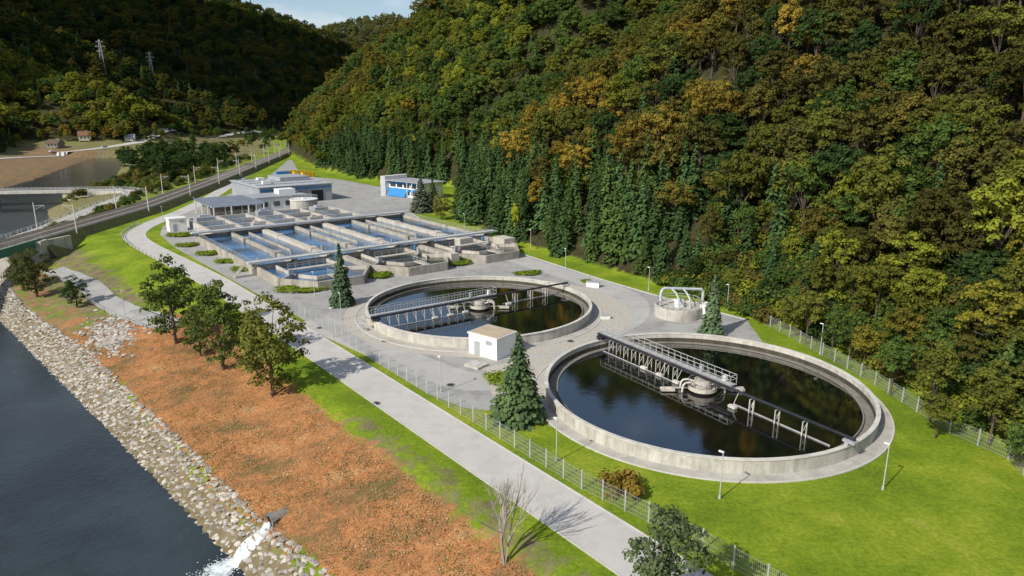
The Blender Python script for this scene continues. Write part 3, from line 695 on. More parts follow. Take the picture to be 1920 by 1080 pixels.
house((105,277),-.2,12,8,4,CONCD,BARK,'brown roofed farmhouse beside the valley road')
house((245,264),.2,8,6,3.5,WHITE,ROOFG,'small pale shed near the valley road')
py=None
for x,y in [(195,142),(286,150)]:
    p=hit(x,y)
    if py is None:
        py=thing('electricity_pylon','grey steel lattice pylon on the wooded slope','electricity pylon',p,.4,group='lattice pylons on the hillside'); mb=MB(); hh=46
        lv=[(i/10*hh,3.0*(1-i/10)+.5) for i in range(11)]
        for (z0,w0),(z1,w1) in zip(lv,lv[1:]):
            c0=[(-w0,-w0),(w0,-w0),(w0,w0),(-w0,w0)];c1=[(-w1,-w1),(w1,-w1),(w1,w1),(-w1,w1)]
            for k in range(4):
                mb.beam((*c0[k],z0),(*c1[k],z1),.4); mb.beam((*c0[k],z0),(*c1[(k+1)%4],z1),.2); mb.beam((*c1[k],z1),(*c1[(k+1)%4],z1),.2)
        part('lattice_tower',mb,STEEL,py)
        for z,w in ((hh-3,4.5),(hh-9,6.5),(hh-15,5)):
            mb=MB(); mb.beam((-w,0,z),(w,0,z),.35); mb.beam((-w,0,z),(0,0,z+2),.25); mb.beam((w,0,z),(0,0,z+2),.25); part('cross_arm',mb,STEEL,py)
    else: clone(py,p,.5,.85)
def car(p,rot,m,label):
    t=thing('car',label,'car',p,rot,group='cars on the valley road')
    mb=MB(); pr=[(-2.1,.35),(2.1,.35),(2.15,.75),(1.3,.95),(.7,1.42),(-1.1,1.45),(-1.9,1.0),(-2.15,.8)]
    n=len(pr); mb.add([(x,-.85,z) for x,z in pr]+[(x,.85,z) for x,z in pr],[(i,(i+1)%n,n+(i+1)%n,n+i) for i in range(n)]+[tuple(range(n)),tuple(range(n,2*n))[::-1]]); part('body',mb,m,t)
    for s in (-.87,.87):
        mb=MB(); mb.box(-.2,s,1.17,1.9,.03,.38); part('window',mb,GLASS,t)
    for x in (-1.3,1.3):
        for s in (-.8,.8):
            mb=MB(); mb.tube((x,s-.12,.33),(x,s+.12,.33),.33,n=14); part('wheel',mb,BLACK,t)
for x,y,m,lb in [(98,288,WHITE,'white car driving on the valley road'),(196,277,GREYP,'grey car driving on the valley road')]:
    p=hit(x,y); car((p[0],p[1],p[2]+.32),1.0,m,lb)
# ---------------------------------------------------------------- foliage meshes
def quads(name,C,Nn,S,mat,asp=1.0):
    C=np.asarray(C,float);Nn=np.asarray(Nn,float);S=np.asarray(S,float)
    Nn/=np.linalg.norm(Nn,axis=1,keepdims=True)+1e-9
    r=rng.normal(size=C.shape); t=np.cross(Nn,r); t/=np.linalg.norm(t,axis=1,keepdims=True)+1e-9; b=np.cross(Nn,t)
    h=S[:,None]/2
    V=np.stack([C-t*h-b*h*asp*.6,C+t*h*.7-b*h*asp,C+t*h+b*h*asp*.6,C-t*h*.6+b*h*asp],1).reshape(-1,3)
    n=len(C); me=bpy.data.meshes.new(name); me.vertices.add(4*n); me.vertices.foreach_set('co',V.astype(np.float32).ravel())
    me.loops.add(4*n); me.loops.foreach_set('vertex_index',np.arange(4*n,dtype=np.int32)); me.polygons.add(n)
    me.polygons.foreach_set('loop_start',np.arange(0,4*n,4,dtype=np.int32)); me.polygons.foreach_set('loop_total',np.full(n,4,np.int32))
    me.update(calc_edges=True); me.materials.append(mat); return me
def blobs(centers,radii,dens,size,up=.35,flat=.8):
    C=[];Nn=[];S=[]
    for c,r in zip(centers,radii):
        n=int(dens*r*r); d=rng.normal(size=(n,3)); d/=np.linalg.norm(d,axis=1,keepdims=True); 
        d[:,2]=np.where(d[:,2]<-.3,-d[:,2]*.6,d[:,2])
        rr=r*(.6+.6*rng.random((n,1))); pos=np.array(c)+d*rr*np.array([1,1,flat])
        C.append(pos); Nn.append(d+rng.normal(size=(n,3))*.35+np.array([0,0,up])); S.append(size*(.6+.8*rng.random(n)))
    return np.concatenate(C),np.concatenate(Nn),np.concatenate(S)
def decid(name,seed,rx=4.6,rz=5.2,cz=8.6,nc=62,dens=52,size=.4,lean=.5,rmin=.65,low=-.45):
    r_=np.random.default_rng(seed); cs=[];rs=[]
    for i in range(nc):
        d=r_.normal(size=3); d/=np.linalg.norm(d); 
        if d[2]<low: d[2]*=-1
        k=.58+.42*r_.random() if i>6 else .25
        cs.append((d[0]*rx*k*(1+lean*.3*r_.normal()),d[1]*rx*k,cz+d[2]*rz*k)); rs.append(rmin+.72*r_.random())
    m=quads(name,*blobs(cs,rs,dens,size),LEAF)
    mb=MB(); top=(.2*r_.normal(),.2*r_.normal(),cz)
    mb.tube((0,0,-.6),(top[0]*.5,top[1]*.5,cz*.55),.3,.2,7); mb.tube((top[0]*.5,top[1]*.5,cz*.55),top,.2,.08,6)
    for i in range(6,min(nc,17)):
        c=cs[i]; mb.tube((top[0]*.5,top[1]*.5,cz*.4+.12*i),c,.1,.03,5)
    return m,mb.mesh('trunk',BARK)
def conif(name,seed,h=14,rb=3.0,z0=.5,fulln=1.0):
    r_=np.random.default_rng(seed); C=[];Nn=[];S=[]
    nl=int(32*fulln)
    for i in range(nl):
        f=i/(nl-1); z=z0+(h-z0)*f; r=rb*(1-f)**.85*(.85+.3*r_.random())+.12
        nb=max(4,int((14*(1-f)+4)*fulln))
        for j in range(nb):
            a=r_.random()*6.283; rl_=r*(.8+.35*r_.random()); k=max(2,int(rl_/.36))
            for s in range(k):
                q_=(s+.6)/k; C.append((math.cos(a)*rl_*q_+.08*r_.normal(),math.sin(a)*rl_*q_+.08*r_.normal(),z-.32*rl_*q_+.12*rl_*q_*q_+.1*r_.normal()))
                Nn.append((math.cos(a)*.8+.4*r_.normal(),math.sin(a)*.8+.4*r_.normal(),.9)); S.append((.34+.3*(1-f))*(.8+.5*r_.random()))
    m=quads(name,C,Nn,np.array(S)*1.1,NEED)
    mb=MB(); mb.tube((0,0,-.5),(0,0,h*.9),.22,.04,7); return m,mb.mesh('trunk',BARK)
DEC=[decid('crown',11),decid('crown',12,rx=5.2,rz=4.4,cz=8,nc=66),decid('crown',13,rx=3.9,rz=6,cz=9.2,nc=60),decid('crown',14,rx=4.8,rz=5,nc=52,lean=1.0),decid('crown',15,rx=5.4,rz=5.4,cz=8.8,nc=70)]
CON=[conif('crown',21),conif('crown',22,rb=2.6),conif('crown',23,rb=3.3,h=13.5)]
YCON=[conif('crown',24,rb=2.6,fulln=1.5),conif('crown',25,rb=4.0,h=13.5,fulln=1.6)]
BNK=[decid('crown',51,rx=4.4,rz=6.2,cz=7.2,nc=84,dens=56,size=.32,rmin=.6,low=-.95),decid('crown',52,rx=4.0,rz=6.6,cz=7.6,nc=78,dens=56,size=.32,rmin=.6,low=-.95,lean=.9)]
def scatter(name,protos,Pp,Rr,Ss,Ii,Tt,label=None):
    c=bpy.data.collections.new(name+'_kinds')
    for i,m in enumerate(protos):
        o=bpy.data.objects.new('%s_kind_%02d'%(name,i),m); c.objects.link(o)
    me=bpy.data.meshes.new(name); n=len(Pp); me.vertices.add(n); me.vertices.foreach_set('co',np.asarray(Pp,np.float32).ravel())
    a=me.attributes.new('rot','FLOAT_VECTOR','POINT'); a.data.foreach_set('vector',np.asarray(Rr,np.float32).ravel())
    a=me.attributes.new('scl','FLOAT_VECTOR','POINT'); s=np.asarray(Ss,np.float32); s=np.repeat(s[:,None],3,1) if s.ndim==1 else s; a.data.foreach_set('vector',s.ravel())
    a=me.attributes.new('idx','INT','POINT'); a.data.foreach_set('value',np.asarray(Ii,np.int32))
    a=me.attributes.new('tint','FLOAT_VECTOR','POINT'); a.data.foreach_set('vector',np.asarray(Tt,np.float32).ravel())
    o=bpy.data.objects.new(name,me); COL.objects.link(o); o["kind"]="stuff"
    if label:o["label"]=label
    ng=bpy.data.node_groups.new(name+'_spread','GeometryNodeTree')
    ng.interface.new_socket('Geometry',in_out='INPUT',socket_type='NodeSocketGeometry'); ng.interface.new_socket('Geometry',in_out='OUTPUT',socket_type='NodeSocketGeometry')
    gi=ng.nodes.new('NodeGroupInput');go=ng.nodes.new('NodeGroupOutput'); ip=ng.nodes.new('GeometryNodeInstanceOnPoints'); ci=ng.nodes.new('GeometryNodeCollectionInfo')
    ci.inputs['Collection'].default_value=c; ci.inputs['Separate Children'].default_value=True; ci.inputs['Reset Children'].default_value=True
    def na(nm,dt):
        x=ng.nodes.new('GeometryNodeInputNamedAttribute'); x.data_type=dt; x.inputs['Name'].default_value=nm; return x.outputs['Attribute']
    er=ng.nodes.new('FunctionNodeEulerToRotation'); l=ng.links.new
    l(gi.outputs[0],ip.inputs['Points']); l(ci.outputs[0],ip.inputs['Instance']); ip.inputs['Pick Instance'].default_value=True
    l(na('idx','INT'),ip.inputs['Instance Index']); l(na('rot','FLOAT_VECTOR'),er.inputs[0]); l(er.outputs[0],ip.inputs['Rotation']); l(na('scl','FLOAT_VECTOR'),ip.inputs['Scale'])
    l(ip.outputs[0],go.inputs[0]); md=o.modifiers.new('spread','NODES'); md.node_group=ng
    return o
# ---------------------------------------------------------------- forest planning
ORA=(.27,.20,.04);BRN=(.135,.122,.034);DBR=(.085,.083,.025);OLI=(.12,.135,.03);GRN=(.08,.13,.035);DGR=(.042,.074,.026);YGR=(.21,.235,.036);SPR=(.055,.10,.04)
Z=[((1110,330),20,ORA),((1230,280),16,(.2,.155,.034)),((1030,300),14,ORA),((860,210),45,GRN),((900,120),35,YGR),((940,160),40,(.10,.15,.038)),((760,150),60,(.13,.16,.03)),((650,200),60,(.15,.14,.03)),((600,170),80,BRN),((1150,140),40,OLI),((1300,120),40,(.13,.118,.03)),((1500,120),40,BRN),((1700,120),50,DBR),((1850,60),60,DBR),((1450,300),25,DGR),((1600,330),25,OLI),((1750,380),14,(.13,.125,.035)),((1500,480),16,GRN),((1650,520),16,OLI),((1560,560),12,YGR),((1800,560),16,(.14,.15,.03)),((1850,700),10,(.18,.175,.03)),((1400,430),18,DGR),((1000,200),30,GRN),((1150,230),25,OLI)]  # dark browns at upper right also stand in for shade from clouds
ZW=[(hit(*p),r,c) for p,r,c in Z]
def tint(x,y,con):
    if con: return np.array(SPR)*(.65+.7*random.random())*(np.array([1.25,1.1,.9]) if random.random()<.25 else 1)
    if y>480 or x<-200:
        q_=random.random(); base=np.array(DGR) if q_<.4 else np.array(OLI) if q_<.75 else np.array(BRN)
        if abs(x+465)<120 and abs(y-740)<100: base=np.array(random.choice([YGR,(.22,.2,.045),OLI,GRN,YGR]))
        elif x>-230 and y<900: base=np.array(random.choice([OLI,BRN,GRN,(.14,.13,.03)]))
        elif y>2600: base=np.array((.14,.15,.055))
        else: base=base*.8  # left and far hills tinted darker in place of shade from clouds
        return base*(.8+.4*random.random())
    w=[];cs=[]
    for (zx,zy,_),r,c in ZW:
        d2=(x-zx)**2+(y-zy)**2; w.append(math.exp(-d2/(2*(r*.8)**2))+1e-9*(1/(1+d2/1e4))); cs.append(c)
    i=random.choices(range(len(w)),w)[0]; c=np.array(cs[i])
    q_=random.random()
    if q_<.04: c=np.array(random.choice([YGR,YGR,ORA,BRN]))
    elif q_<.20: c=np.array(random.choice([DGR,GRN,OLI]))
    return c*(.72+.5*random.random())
def visible(x,y,z,mx=300):
    px,py_,d=proj(x,y,z+8)
    return d>5 and -mx<px<1920+mx and -230<py_<1080+400
trees=[]
def grid(x0,x1,y0,y1,cell,sc,test,pc):
    for x in np.arange(x0,x1,cell):
        for y in np.arange(y0,y1,cell):
            X=x+random.uniform(0,cell*.95);Y=y+random.uniform(0,cell*.95)
            if Y<=5 or not test(X,Y): continue
            z=Hs(X,Y)
            if not visible(X,Y,z): continue
            cn=random.random()<(pc(X,Y) if callable(pc) else pc)
            s=sc*random.uniform(.68,1.28)
            dh=X-float(I(Y,HIL))
            if not cn and dh<6 and Y<136: s*=.5
            elif not cn and dh<16 and Y<136: s*=.75
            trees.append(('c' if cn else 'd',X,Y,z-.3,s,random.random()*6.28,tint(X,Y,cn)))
DH=lambda X,Y:X-float(I(Y,HIL))
def hillR(X,Y): return DH(X,Y)>3
offc=lambda X,Y: not(-62<X<-14 and 262<Y<305)
grid(-125,70,134,420,4.4,.93,lambda X,Y:2.5<DH(X,Y)<(21 if Y>150 else 13) and offc(X,Y),.93)
grid(20,110,20,134,4.6,.8,lambda X,Y:3<DH(X,Y)<30,.05)
grid(-125,110,134,420,5.0,.85,lambda X,Y:(21 if Y>150 else 13)<=DH(X,Y)<34,.3)
grid(-130,330,20,420,5.5,.86,lambda X,Y: DH(X,Y)>=(30 if Y<134 else 34) and DH(X,Y)<250,lambda X,Y:.28 if nz(X,Y,40,2)>.45 else .05)
grid(-320,200,420,1000,9,1.2,lambda X,Y:hillR(X,Y) and DH(X,Y)<230,.2)
grid(-620,-440,420,900,10,1.25,lambda X,Y:X<-445-10*math.sin(Y*.03),.15)
grid(-560,-370,670,850,8,1.1,lambda X,Y:X>-445 and Hs(X,Y)>2,.1)
grid(-1050,-620,500,1300,15,1.7,lambda X,Y:True,.2)
grid(-900,120,850,1750,13,1.5,lambda X,Y:Hs(X,Y)>1 and not hillR(X,Y),.25)
grid(-1600,300,2650,3500,30,3.0,lambda X,Y:Hs(X,Y)>60,.1)
def hand(kind,px,s,c,jit=.1,n=1,spread=0):
    for _ in range(n):
        x,y,z=hit(*px); x+=random.gauss(0,spread);y+=random.gauss(0,spread)
        if Hs(x,y)<-7.5 or abs(x-float(I(y,RX)))<12 and 150<y<640: continue
        if min((x-p[0])**2+(y-p[1])**2 for p in rrw)<60: continue
        trees.append((kind,x,y,Hs(x,y)-.2,s*random.uniform(1-jit,1+jit),random.random()*6.28,np.array(c)*random.uniform(.8,1.2)))
for px in [(240,325),(265,335),(300,330),(330,322),(285,312),(250,312),(360,318),(385,322),(320,340),(345,335),(375,332),(310,318)]: hand('d',px,.95,DGR,.2,4,7)
for px in [(400,290),(420,300),(450,285),(470,275),(500,272),(340,285),(300,275),(480,290),(440,300),(430,262),(460,258),(380,262),(340,262),(500,258),(515,262),(300,258),(330,250),(400,250),(450,245)]: hand('d',px,.7,random.choice([OLI,GRN,DGR]),.3,3,9)
hand('d',(438,300),.75,(.22,.16,.07))
for px in [(60,262),(190,268),(225,262),(260,258),(130,262),(290,262),(20,275),(175,250),(40,268),(80,265),(140,255),(210,255)]: hand('d',px,.75,random.choice([YGR,ORA,OLI]),.2,3,9)
for px in [(1500,640),(1560,670),(1620,700),(1700,740),(1760,790),(1840,830),(1900,860)]: hand('d',px,.5,random.choice([OLI,GRN,(.16,.15,.03)]),.2,2,2.5)
def isview(t):
    px,py_,d=proj(t[1],t[2],t[3]+7*t[4]); return -30<px<1950 and -60<py_<1150,d
ind=[];rest={'c':[],'d':[]}
for k in 'cd':
    L_=[(isview(t),t) for t in trees if t[0]==k]
    L_.sort(key=lambda a:(not a[0][0],a[0][1]/a[1][4]))
    sel=[t for v,t in L_ if v[0]][:285]; ids=set(id(t) for t in sel); ind+=sel
    rest[k]=[t for v,t in L_ if id(t) not in ids]
print('trees',len(trees),len(ind))
def colname(c):
    r,g,b=c; 
    if r>g*1.15: return 'golden brown' if r>.16 else 'brown'
    if r>g*.85: return 'olive' if g<.16 else 'golden'
    return 'dark green' if g<.085 else 'green'
def put_tree(kind,x,y,z,s,rot,c,var=None,name=None,label=None,group='trees at the forest edge and on the slope',cat=None,sz=None,lib=None):
    lb=lib or (CON if kind=='c' else DEC); cm,tm=lb[random.randrange(len(lb)) if var is None else var%len(lb)]
    nm=name or ('spruce_tree' if kind=='c' else 'deciduous_tree')
    t=thing(nm,label or ('%s %s on the wooded slope'%(colname(c),'conical spruce' if kind=='c' else 'broadleaf tree with rounded crown')),cat or ('conifer' if kind=='c' else 'tree'),(x,y,z),rot,group)
    t.scale=(s,s,s*(sz or 1))
    part('trunk',tm,None,t); o=part('crown',cm,None,t); o["tint"]=[float(v) for v in c]
    return t
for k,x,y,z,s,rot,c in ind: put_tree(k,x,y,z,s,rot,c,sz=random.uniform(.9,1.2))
for k,nm,pr in (('d','broadleaf_forest',DEC),('c','spruce_forest',CON)):
    L_=rest[k]; n=len(L_)
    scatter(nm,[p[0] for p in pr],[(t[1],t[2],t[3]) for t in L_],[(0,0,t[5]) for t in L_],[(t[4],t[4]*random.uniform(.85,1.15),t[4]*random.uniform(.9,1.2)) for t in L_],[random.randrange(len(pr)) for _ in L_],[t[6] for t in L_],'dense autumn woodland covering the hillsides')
UC,_=decid('shrub',31,rx=2.0,rz=1.4,cz=1.2,nc=12,dens=34,size=.36,rmin=.9)
UC2,_=decid('shrub',32,rx=1.6,rz=1.9,cz=1.5,nc=10,dens=34,size=.36,rmin=.9)
pp=[];rr_=[];s_=[];i_=[];t_=[]
for _ in range(2600):
    if random.random()<.6: Y=random.uniform(40,136); dh=random.uniform(-.5,26)
    else: Y=random.uniform(136,420); dh=random.uniform(19,32)
    X=float(I(Y,HIL))+1.5+dh
    if not offc(X,Y): continue
    pp.append((X,Y,Hs(X,Y)-.3)); rr_.append((0,0,random.random()*6.28)); s_.append(random.uniform(.5,1.2)); i_.append(random.randrange(2)); t_.append(np.array(random.choice([OLI,GRN,DGR,GRN,BRN,YGR]))*random.uniform(.7,1.1))
rra=np.array([p[:2] for p in rrw])
for _ in range(620):
    Y=random.uniform(200,520); X=random.uniform(float(I(Y,RIP))-2,float(I(Y,TOP))-4)
    dd2=((rra-np.array([X,Y]))**2).sum(1); k=int(dd2.argmin())
    if dd2[k]<25 or abs(X-float(I(Y,RX)))<9: continue
    if Y<325 and X<rra[k][0]: continue
    pp.append((X,Y,Hs(X,Y)-.3)); rr_.append((0,0,random.random()*6.28)); s_.append(random.uniform(.3,1.0 if Y<300 else 1.4)); i_.append(random.randrange(2)); t_.append(np.array(random.choice([OLI,GRN,DGR,BRN]))*random.uniform(.7,1.2))
scatter('undergrowth',[UC,UC2],pp,rr_,s_,i_,t_,'mixed green and brown shrubs under the forest edge')
# ---------------------------------------------------------------- individual garden trees
def at(x,y): 
    p=hit(x,y); return p[0],p[1],p[2]-.1
g_='spruces planted in the yard'
put_tree('c',*at(642,572),.82,1,(.07,.115,.07),0,label='tall slender blue green spruce beside the round tank',group=g_,lib=YCON)
put_tree('c',*at(1333,630),.7,2,(.12,.175,.105),0,label='pale green spruce beside the pipe tank',group=g_,lib=YCON)
put_tree('c',*at(972,785),.78,3,(.085,.135,.065),1,label='broad dense spruce at the lawn edge by the fence',group=g_,lib=YCON)
put_tree('c',*at(790,398),.95,3,(.09,.11,.09),1,label='bluish spruce beside the office',group=g_,lib=YCON)
put_tree('c',*at(812,392),.8,3,(.07,.10,.06),1,label='bluish spruce beside the office',group=g_,lib=YCON)
put_tree('c',*at(770,335),1.1,3,(.05,.09,.04),1,group=g_,label='spruce behind the office building')
for x,y,s,v,sz in [(330,645,1.0,0,1.08),(376,668,.6,1,1.0),(420,694,.9,1,1.06),(512,742,.96,0,1.06)]:
    put_tree('d',*at(x,y),s,random.random()*6,(.095,.13,.038) if x<450 else (.15,.165,.042),v,label='leafy green tree at the top of the river bank',group='trees along the river bank',lib=BNK,sz=sz)
for x,y,s,c in [(70,558,.8,(.08,.095,.035)),(45,545,.65,(.09,.095,.035)),(145,578,.5,DGR)]:
    put_tree('d',*at(x,y),s,1,c,0,label='small leafy tree near the rock bank',group='trees along the river bank',lib=BNK)
put_tree('d',10.4,40.4,0,.66,1,(.11,.15,.08),1,label='light green tree beside the road fence',group='trees along the river bank',lib=BNK,sz=1.0)
t=put_tree('d',*at(966,452),.5,1,(.38,.42,.03),2,label='narrow bright yellow green cypress on the lawn',name='cypress_tree',group='ornamental trees'); t.scale=(.28,.28,.66)
put_tree('d',*at(827,412),.68,1,(.19,.19,.06),0,label='weeping willow with pale yellow foliage',name='willow_tree',group='ornamental trees',lib=BNK)
for x,y in [(822,318),(795,318),(872,315)]:
    t=put_tree('d',*at(x,y),.5,1,(.05,.09,.03),2,label='narrow dark columnar cypress by the office',name='cypress_tree',group='ornamental trees'); t.scale=(.3,.3,.9)
BU=[]
for sd in (41,42):
    r_=np.random.default_rng(sd); cs=[(r_.uniform(-.75,.75),r_.uniform(-.75,.75),.25) for _ in range(16)]
    BU.append(quads('bush',*blobs(cs,[.38]*16,520,.13,flat=.9),LEAF))
def bush(px,sx,sy,sz,c,label,rot=0,z=0):
    p=hit(*px); t=thing('shrub',label,'bush',(p[0],p[1],p[2]),rot,group='ornamental bushes around the basins'); t.scale=(sx,sy,sz)
    o=part('foliage',random.choice(BU),None,t); o["tint"]=[float(v) for v in c]
    mb=MB(); mb.tube((0,0,-.1),(0,0,.3),.05,n=6); part('stem',mb,BARK,t)
GB=(.18,.25,.03)
for px,sx,sy,sz in [((572,545),6,2.8,1.6),((712,520),3,2.2,1.6),((855,496),4.6,2.6,1.6),((990,515),3.4,1.7,1.2),((340,443),4.2,2.5,1.6),((350,462),3,2,1.4),((390,478),3,1.9,1.6),((422,493),2.8,1.8,1.5),((457,508),3.2,2,1.6),((940,718),2,2.6,1.6),((1100,530),1.2,1,1),((930,480),1.8,1.2,1)]:
    bush(px,sx,sy,sz,GB,'low clipped green bush beside the concrete basins',R(20))
bush((1160,925),2.1,1.9,3.0,(.2,.15,.035),'golden brown shrub on the lawn by the fence')
def bare(seed):
    r_=random.Random(seed); mb=MB()
    def br(p,d,l,r,dep):
        q=p+d*l; mb.tube(p,q,r,r*.65,5)
        if dep==0:return
        for _ in range(3 if dep>2 else 2+(r_.random()<.5)):
            nd=(d+Vector((r_.gauss(0,.3),r_.gauss(0,.3),r_.gauss(.22,.2)))).normalized(); br(p.lerp(q,r_.uniform(.6,1)),nd,l*r_.uniform(.66,.9),r*.62,dep-1)
    for a in range(3):
        br(Vector((0,0,-.2)),Vector((.16*math.cos(a*2.1),.16*math.sin(a*2.1),1)).normalized(),3.1,.12,4)
    return mb.mesh('branches',M('bare_bark',(.42,.39,.34),(.30,.275,.24),1.5))
b=thing('bare_tree','leafless grey tree with thin branches beside the road','tree',at(945,1058)); part('branches',bare(3),None,b)
# ---------------------------------------------------------------- rocks
def rock(seed,mat,fl=.42):
    import bmesh
    r_=random.Random(seed); bm=bmesh.new(); bmesh.ops.create_icosphere(bm,subdivisions=1,radius=.5)
    for v in bm.verts: v.co=Vector((v.co.x*1.3,v.co.y*1.0,v.co.z*fl))*r_.uniform(.75,1.2)
    m=bpy.data.meshes.new('rock'); bm.to_mesh(m); bm.free(); m.materials.append(mat); return m
RK=[rock(i,ROCKM) for i in range(8)]
pp=[];s_=[]; cells={}
tries=0
while len(pp)<6500 and tries<110000:
    tries+=1
    Y=random.uniform(40,175); a=float(I(Y,WAT))-.7; b_=float(I(Y,RIP))-.3
    X=random.uniform(a,b_+random.choice([0,0,0,0,0,.8])); s=random.uniform(.42,.88)
    k=(int(X/.52),int(Y/.52))
    if k in cells: continue
    cells[k]=1
    pp.append((X,Y,Hs(X,Y)+.0)); s_.append(s)
c0=[hit(x,y) for x,y in [(160,600),(262,600),(250,650),(205,672),(170,630)]]
cx=sum(p[0] for p in c0)/5;cy=sum(p[1] for p in c0)/5
for _ in range(520):
    X=cx+random.gauss(0,2.4);Y=cy+random.gauss(0,4.2); X-=.6*(Y-cy); pp.append((X,Y,Hs(X,Y)+.05)); s_.append(random.uniform(.45,.95))
n=len(pp)
scatter('riprap_rocks',RK,pp,rng.uniform(-.28,.28,(n,3))+np.array([0,0,1])*rng.uniform(0,6,(n,1)),s_,rng.integers(0,8,n),np.ones((n,3)),'pale broken rock armour along the water edge')
TU=[]
for sd in range(3):
    n=24; C=rng.normal(size=(n,3))*np.array([.5,.5,.02])+np.array([0,0,.015]); TU.append(quads('litter',C,rng.normal(size=(n,3))*.35+np.array([-.3,-.3,1.3]),.05+.07*rng.random(n),LEAF))
pp=[];t_=[]
while len(pp)<5000:
    Y=random.uniform(42,120); a=float(I(Y,RIP))+.2; b_=float(I(Y,TOP))-2.2; X=random.uniform(a,b_)
    if nz(X,Y,4.5,5)<random.uniform(-.9,.5): continue
    pp.append((X,Y,Hs(X,Y))); t_.append(np.array(random.choice([(.44,.25,.12),(.40,.20,.09),(.34,.19,.09),(.44,.34,.2),(.26,.18,.09),(.48,.4,.26),(.15,.19,.06)]))*random.uniform(.8,1.1))
n=len(pp)
scatter('dry_vegetation',TU,pp,np.stack([np.zeros(n),np.zeros(n),rng.uniform(-.5,.5,n)],-1),rng.uniform(.4,1.4,n),rng.integers(0,3,n),t_,'dry orange brown weeds covering the bank')
# ---------------------------------------------------------------- outfall
p=hit(512,975)
of=thing('outfall_pipe','concrete outfall pipe mouth in the rock bank','outfall',(p[0],p[1],p[2]-.6),R(222)); of.scale=(.78,.78,.78)
mb=MB(); mb.ring(0,0,.7,.85,0,2.4,28); part('pipe',mb,CONCD,of,rot=(0,R(90),0),loc=(-1.9,0,.8))
mb=MB(); mb.ring(0,0,.001,.7,0,.05,24); part('dark_pipe_mouth',mb,DARK,of,rot=(0,R(90),0),loc=(.46,0,.8))  # black disc capping the mouth, coloured as the shade inside the pipe
for s in (-1,1):
    mb=MB(); mb.box(.1,1.0*s,.6,1.0,.3,1.4,.35*s); part('wing_wall',mb,CONCD,of)
pts=[hit(x,y)[:2] for x,y in [(506,986),(490,1006),(465,1030),(437,1058),(400,1100)]]; pts=densify(smoothpts(pts),.2)
mb=MB(); fr=frames(pts); vs=[];fs=[];K=17
for i,(p,d,n_) in enumerate(fr):
    f=i/len(fr); w=.35+1.15*f+.12*math.sin(i*.7)
    for j in range(K):
        u_=(j/(K-1)-.5)*2; o_=u_*w; x=p[0]+n_.x*o_;y=p[1]+n_.y*o_; vs.append((x,y,max(Hs(x,y)+.35-.3*u_*u_,-7.96)+.10*random.random()-(.4 if j in(0,K-1) else 0)))
for i in range(len(fr)-1):
    for j in range(K-1): fs.append((i*K+j,(i+1)*K+j,(i+1)*K+j+1,i*K+j+1))
mb.add(vs,fs); structure('outfall_water',mb,FOAM,True)
FW=M('foam_white',(.85,.88,.9),(.65,.7,.73),2,rough=.6)
pp=[];s_=[]
for _ in range(1900):
    i=int(len(pts)*(.35+.65*random.random())); i=min(i,len(pts)-1); f=i/len(pts); q0=pts[i]; x=q0[0]+random.gauss(0,.2+.85*f*f);y=q0[1]+random.gauss(0,.2+.85*f*f); z=max(Hs(x,y)+.15,-7.99); pp.append((x,y,z+random.random()*.06)); s_.append(random.uniform(.03,.16))
n=len(pp); scatter('foam',[rock(90+i,FW,.3) for i in range(3)],pp,rng.uniform(0,6,(n,3))*np.array([0,0,1]),s_,rng.integers(0,3,n),np.ones((n,3)),'white foam where the outfall meets the river')
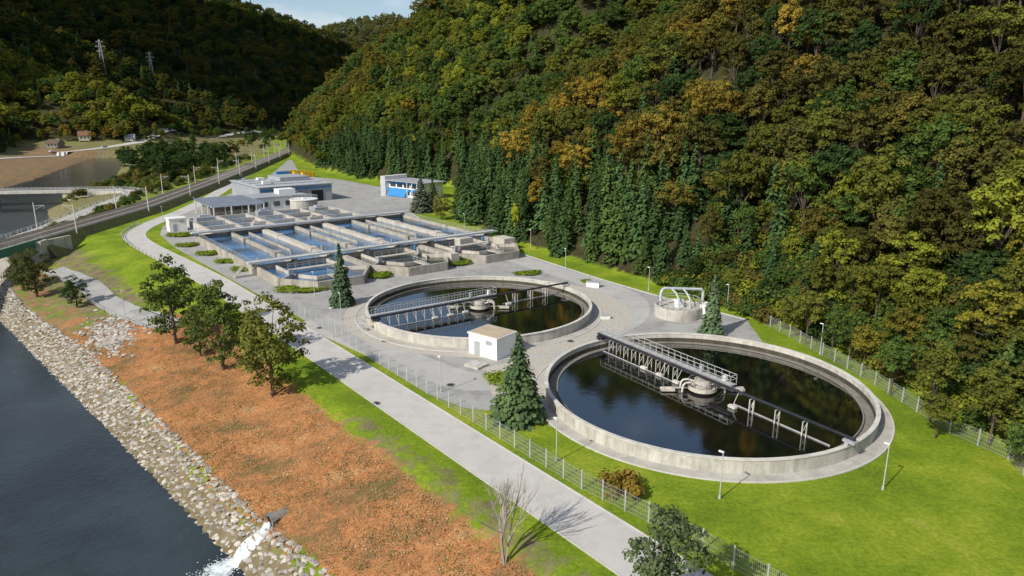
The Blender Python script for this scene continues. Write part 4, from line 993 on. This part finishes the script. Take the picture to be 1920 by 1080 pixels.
# ---------------------------------------------------------------- clouds (added out of view to cast shade on the hillsides)
import bmesh
CLM=M('cloud_white',(.85,.85,.86),(.8,.8,.82),.01,fine=0)
def shade_cloud(c,sx,sy,label,seed,nb=22):
    r_=random.Random(seed); bm=bmesh.new()
    for _ in range(nb):
        mt=Matrix.Translation((c[0]+r_.uniform(-1,1)*sx*.75,c[1]+r_.uniform(-1,1)*sy*.75,c[2]+r_.uniform(-20,30)))@Matrix.Diagonal((sx*r_.uniform(.25,.42),sy*r_.uniform(.25,.42),r_.uniform(30,60),1))
        bmesh.ops.create_icosphere(bm,subdivisions=3,radius=1,matrix=mt)
    m=bpy.data.meshes.new('shade_cloud'); bm.to_mesh(m); bm.free(); m.materials.append(CLM); m.polygons.foreach_set('use_smooth',[True]*len(m.polygons))
    o=bpy.data.objects.new('shade_cloud',m); COL.objects.link(o); o["kind"]="structure"; o["label"]=label
EL=38
shade_cloud((-1060,700,760),460,340,'unseen white cumulus added to shade the far left hills',1,46)
shade_cloud((-1350,110,760),190,280,'unseen white cumulus added to shade the left hill',4,36)
shade_cloud((-372,-318,700),125,115,'small unseen cumulus added to shade the upper right hillside',2,20)
# ---------------------------------------------------------------- light
d=Vector((.707,.707,-math.tan(R(EL)))).normalized()
s=bpy.data.lights.new('sun','SUN'); s.energy=5.0; s.angle=R(.5); s.color=(1,.945,.84)
so=bpy.data.objects.new('sun',s); COL.objects.link(so); so.rotation_euler=d.to_track_quat('-Z','Y').to_euler(); so.location=(-50,-50,100)
w=bpy.data.worlds.new("World"); scene.world=w; w.use_nodes=True; nt=w.node_tree; nt.nodes.clear()
sky=nt.nodes.new('ShaderNodeTexSky'); sky.sky_type='NISHITA'; sky.sun_disc=False; sky.sun_elevation=R(EL); sky.sun_rotation=R(225)
bg=nt.nodes.new('ShaderNodeBackground'); bg.inputs[1].default_value=.13; wo=nt.nodes.new('ShaderNodeOutputWorld')
tc=nt.nodes.new('ShaderNodeTexCoord'); mp=nt.nodes.new('ShaderNodeMapping'); mp.inputs['Scale'].default_value=(1,1,3.5)
nn_=nt.nodes.new('ShaderNodeTexNoise'); nn_.inputs['Scale'].default_value=2.6; nn_.inputs['Detail'].default_value=8
rp=nt.nodes.new('ShaderNodeValToRGB'); rp.color_ramp.elements[0].position=.52; rp.color_ramp.elements[1].position=.66
mx=nt.nodes.new('ShaderNodeMix'); mx.data_type='RGBA'; mx.inputs[7].default_value=(7,7.2,7.5,1)
l=nt.links.new; l(tc.outputs['Generated'],mp.inputs[0]); l(mp.outputs[0],nn_.inputs['Vector']); l(nn_.outputs[0],rp.inputs[0]); l(rp.outputs[0],mx.inputs[0]); l(sky.outputs[0],mx.inputs[6]); l(mx.outputs[2],bg.inputs[0]); l(bg.outputs[0],wo.inputs[0])
scene.view_settings.view_transform='Standard'; scene.view_settings.look='None'; scene.view_settings.exposure=0
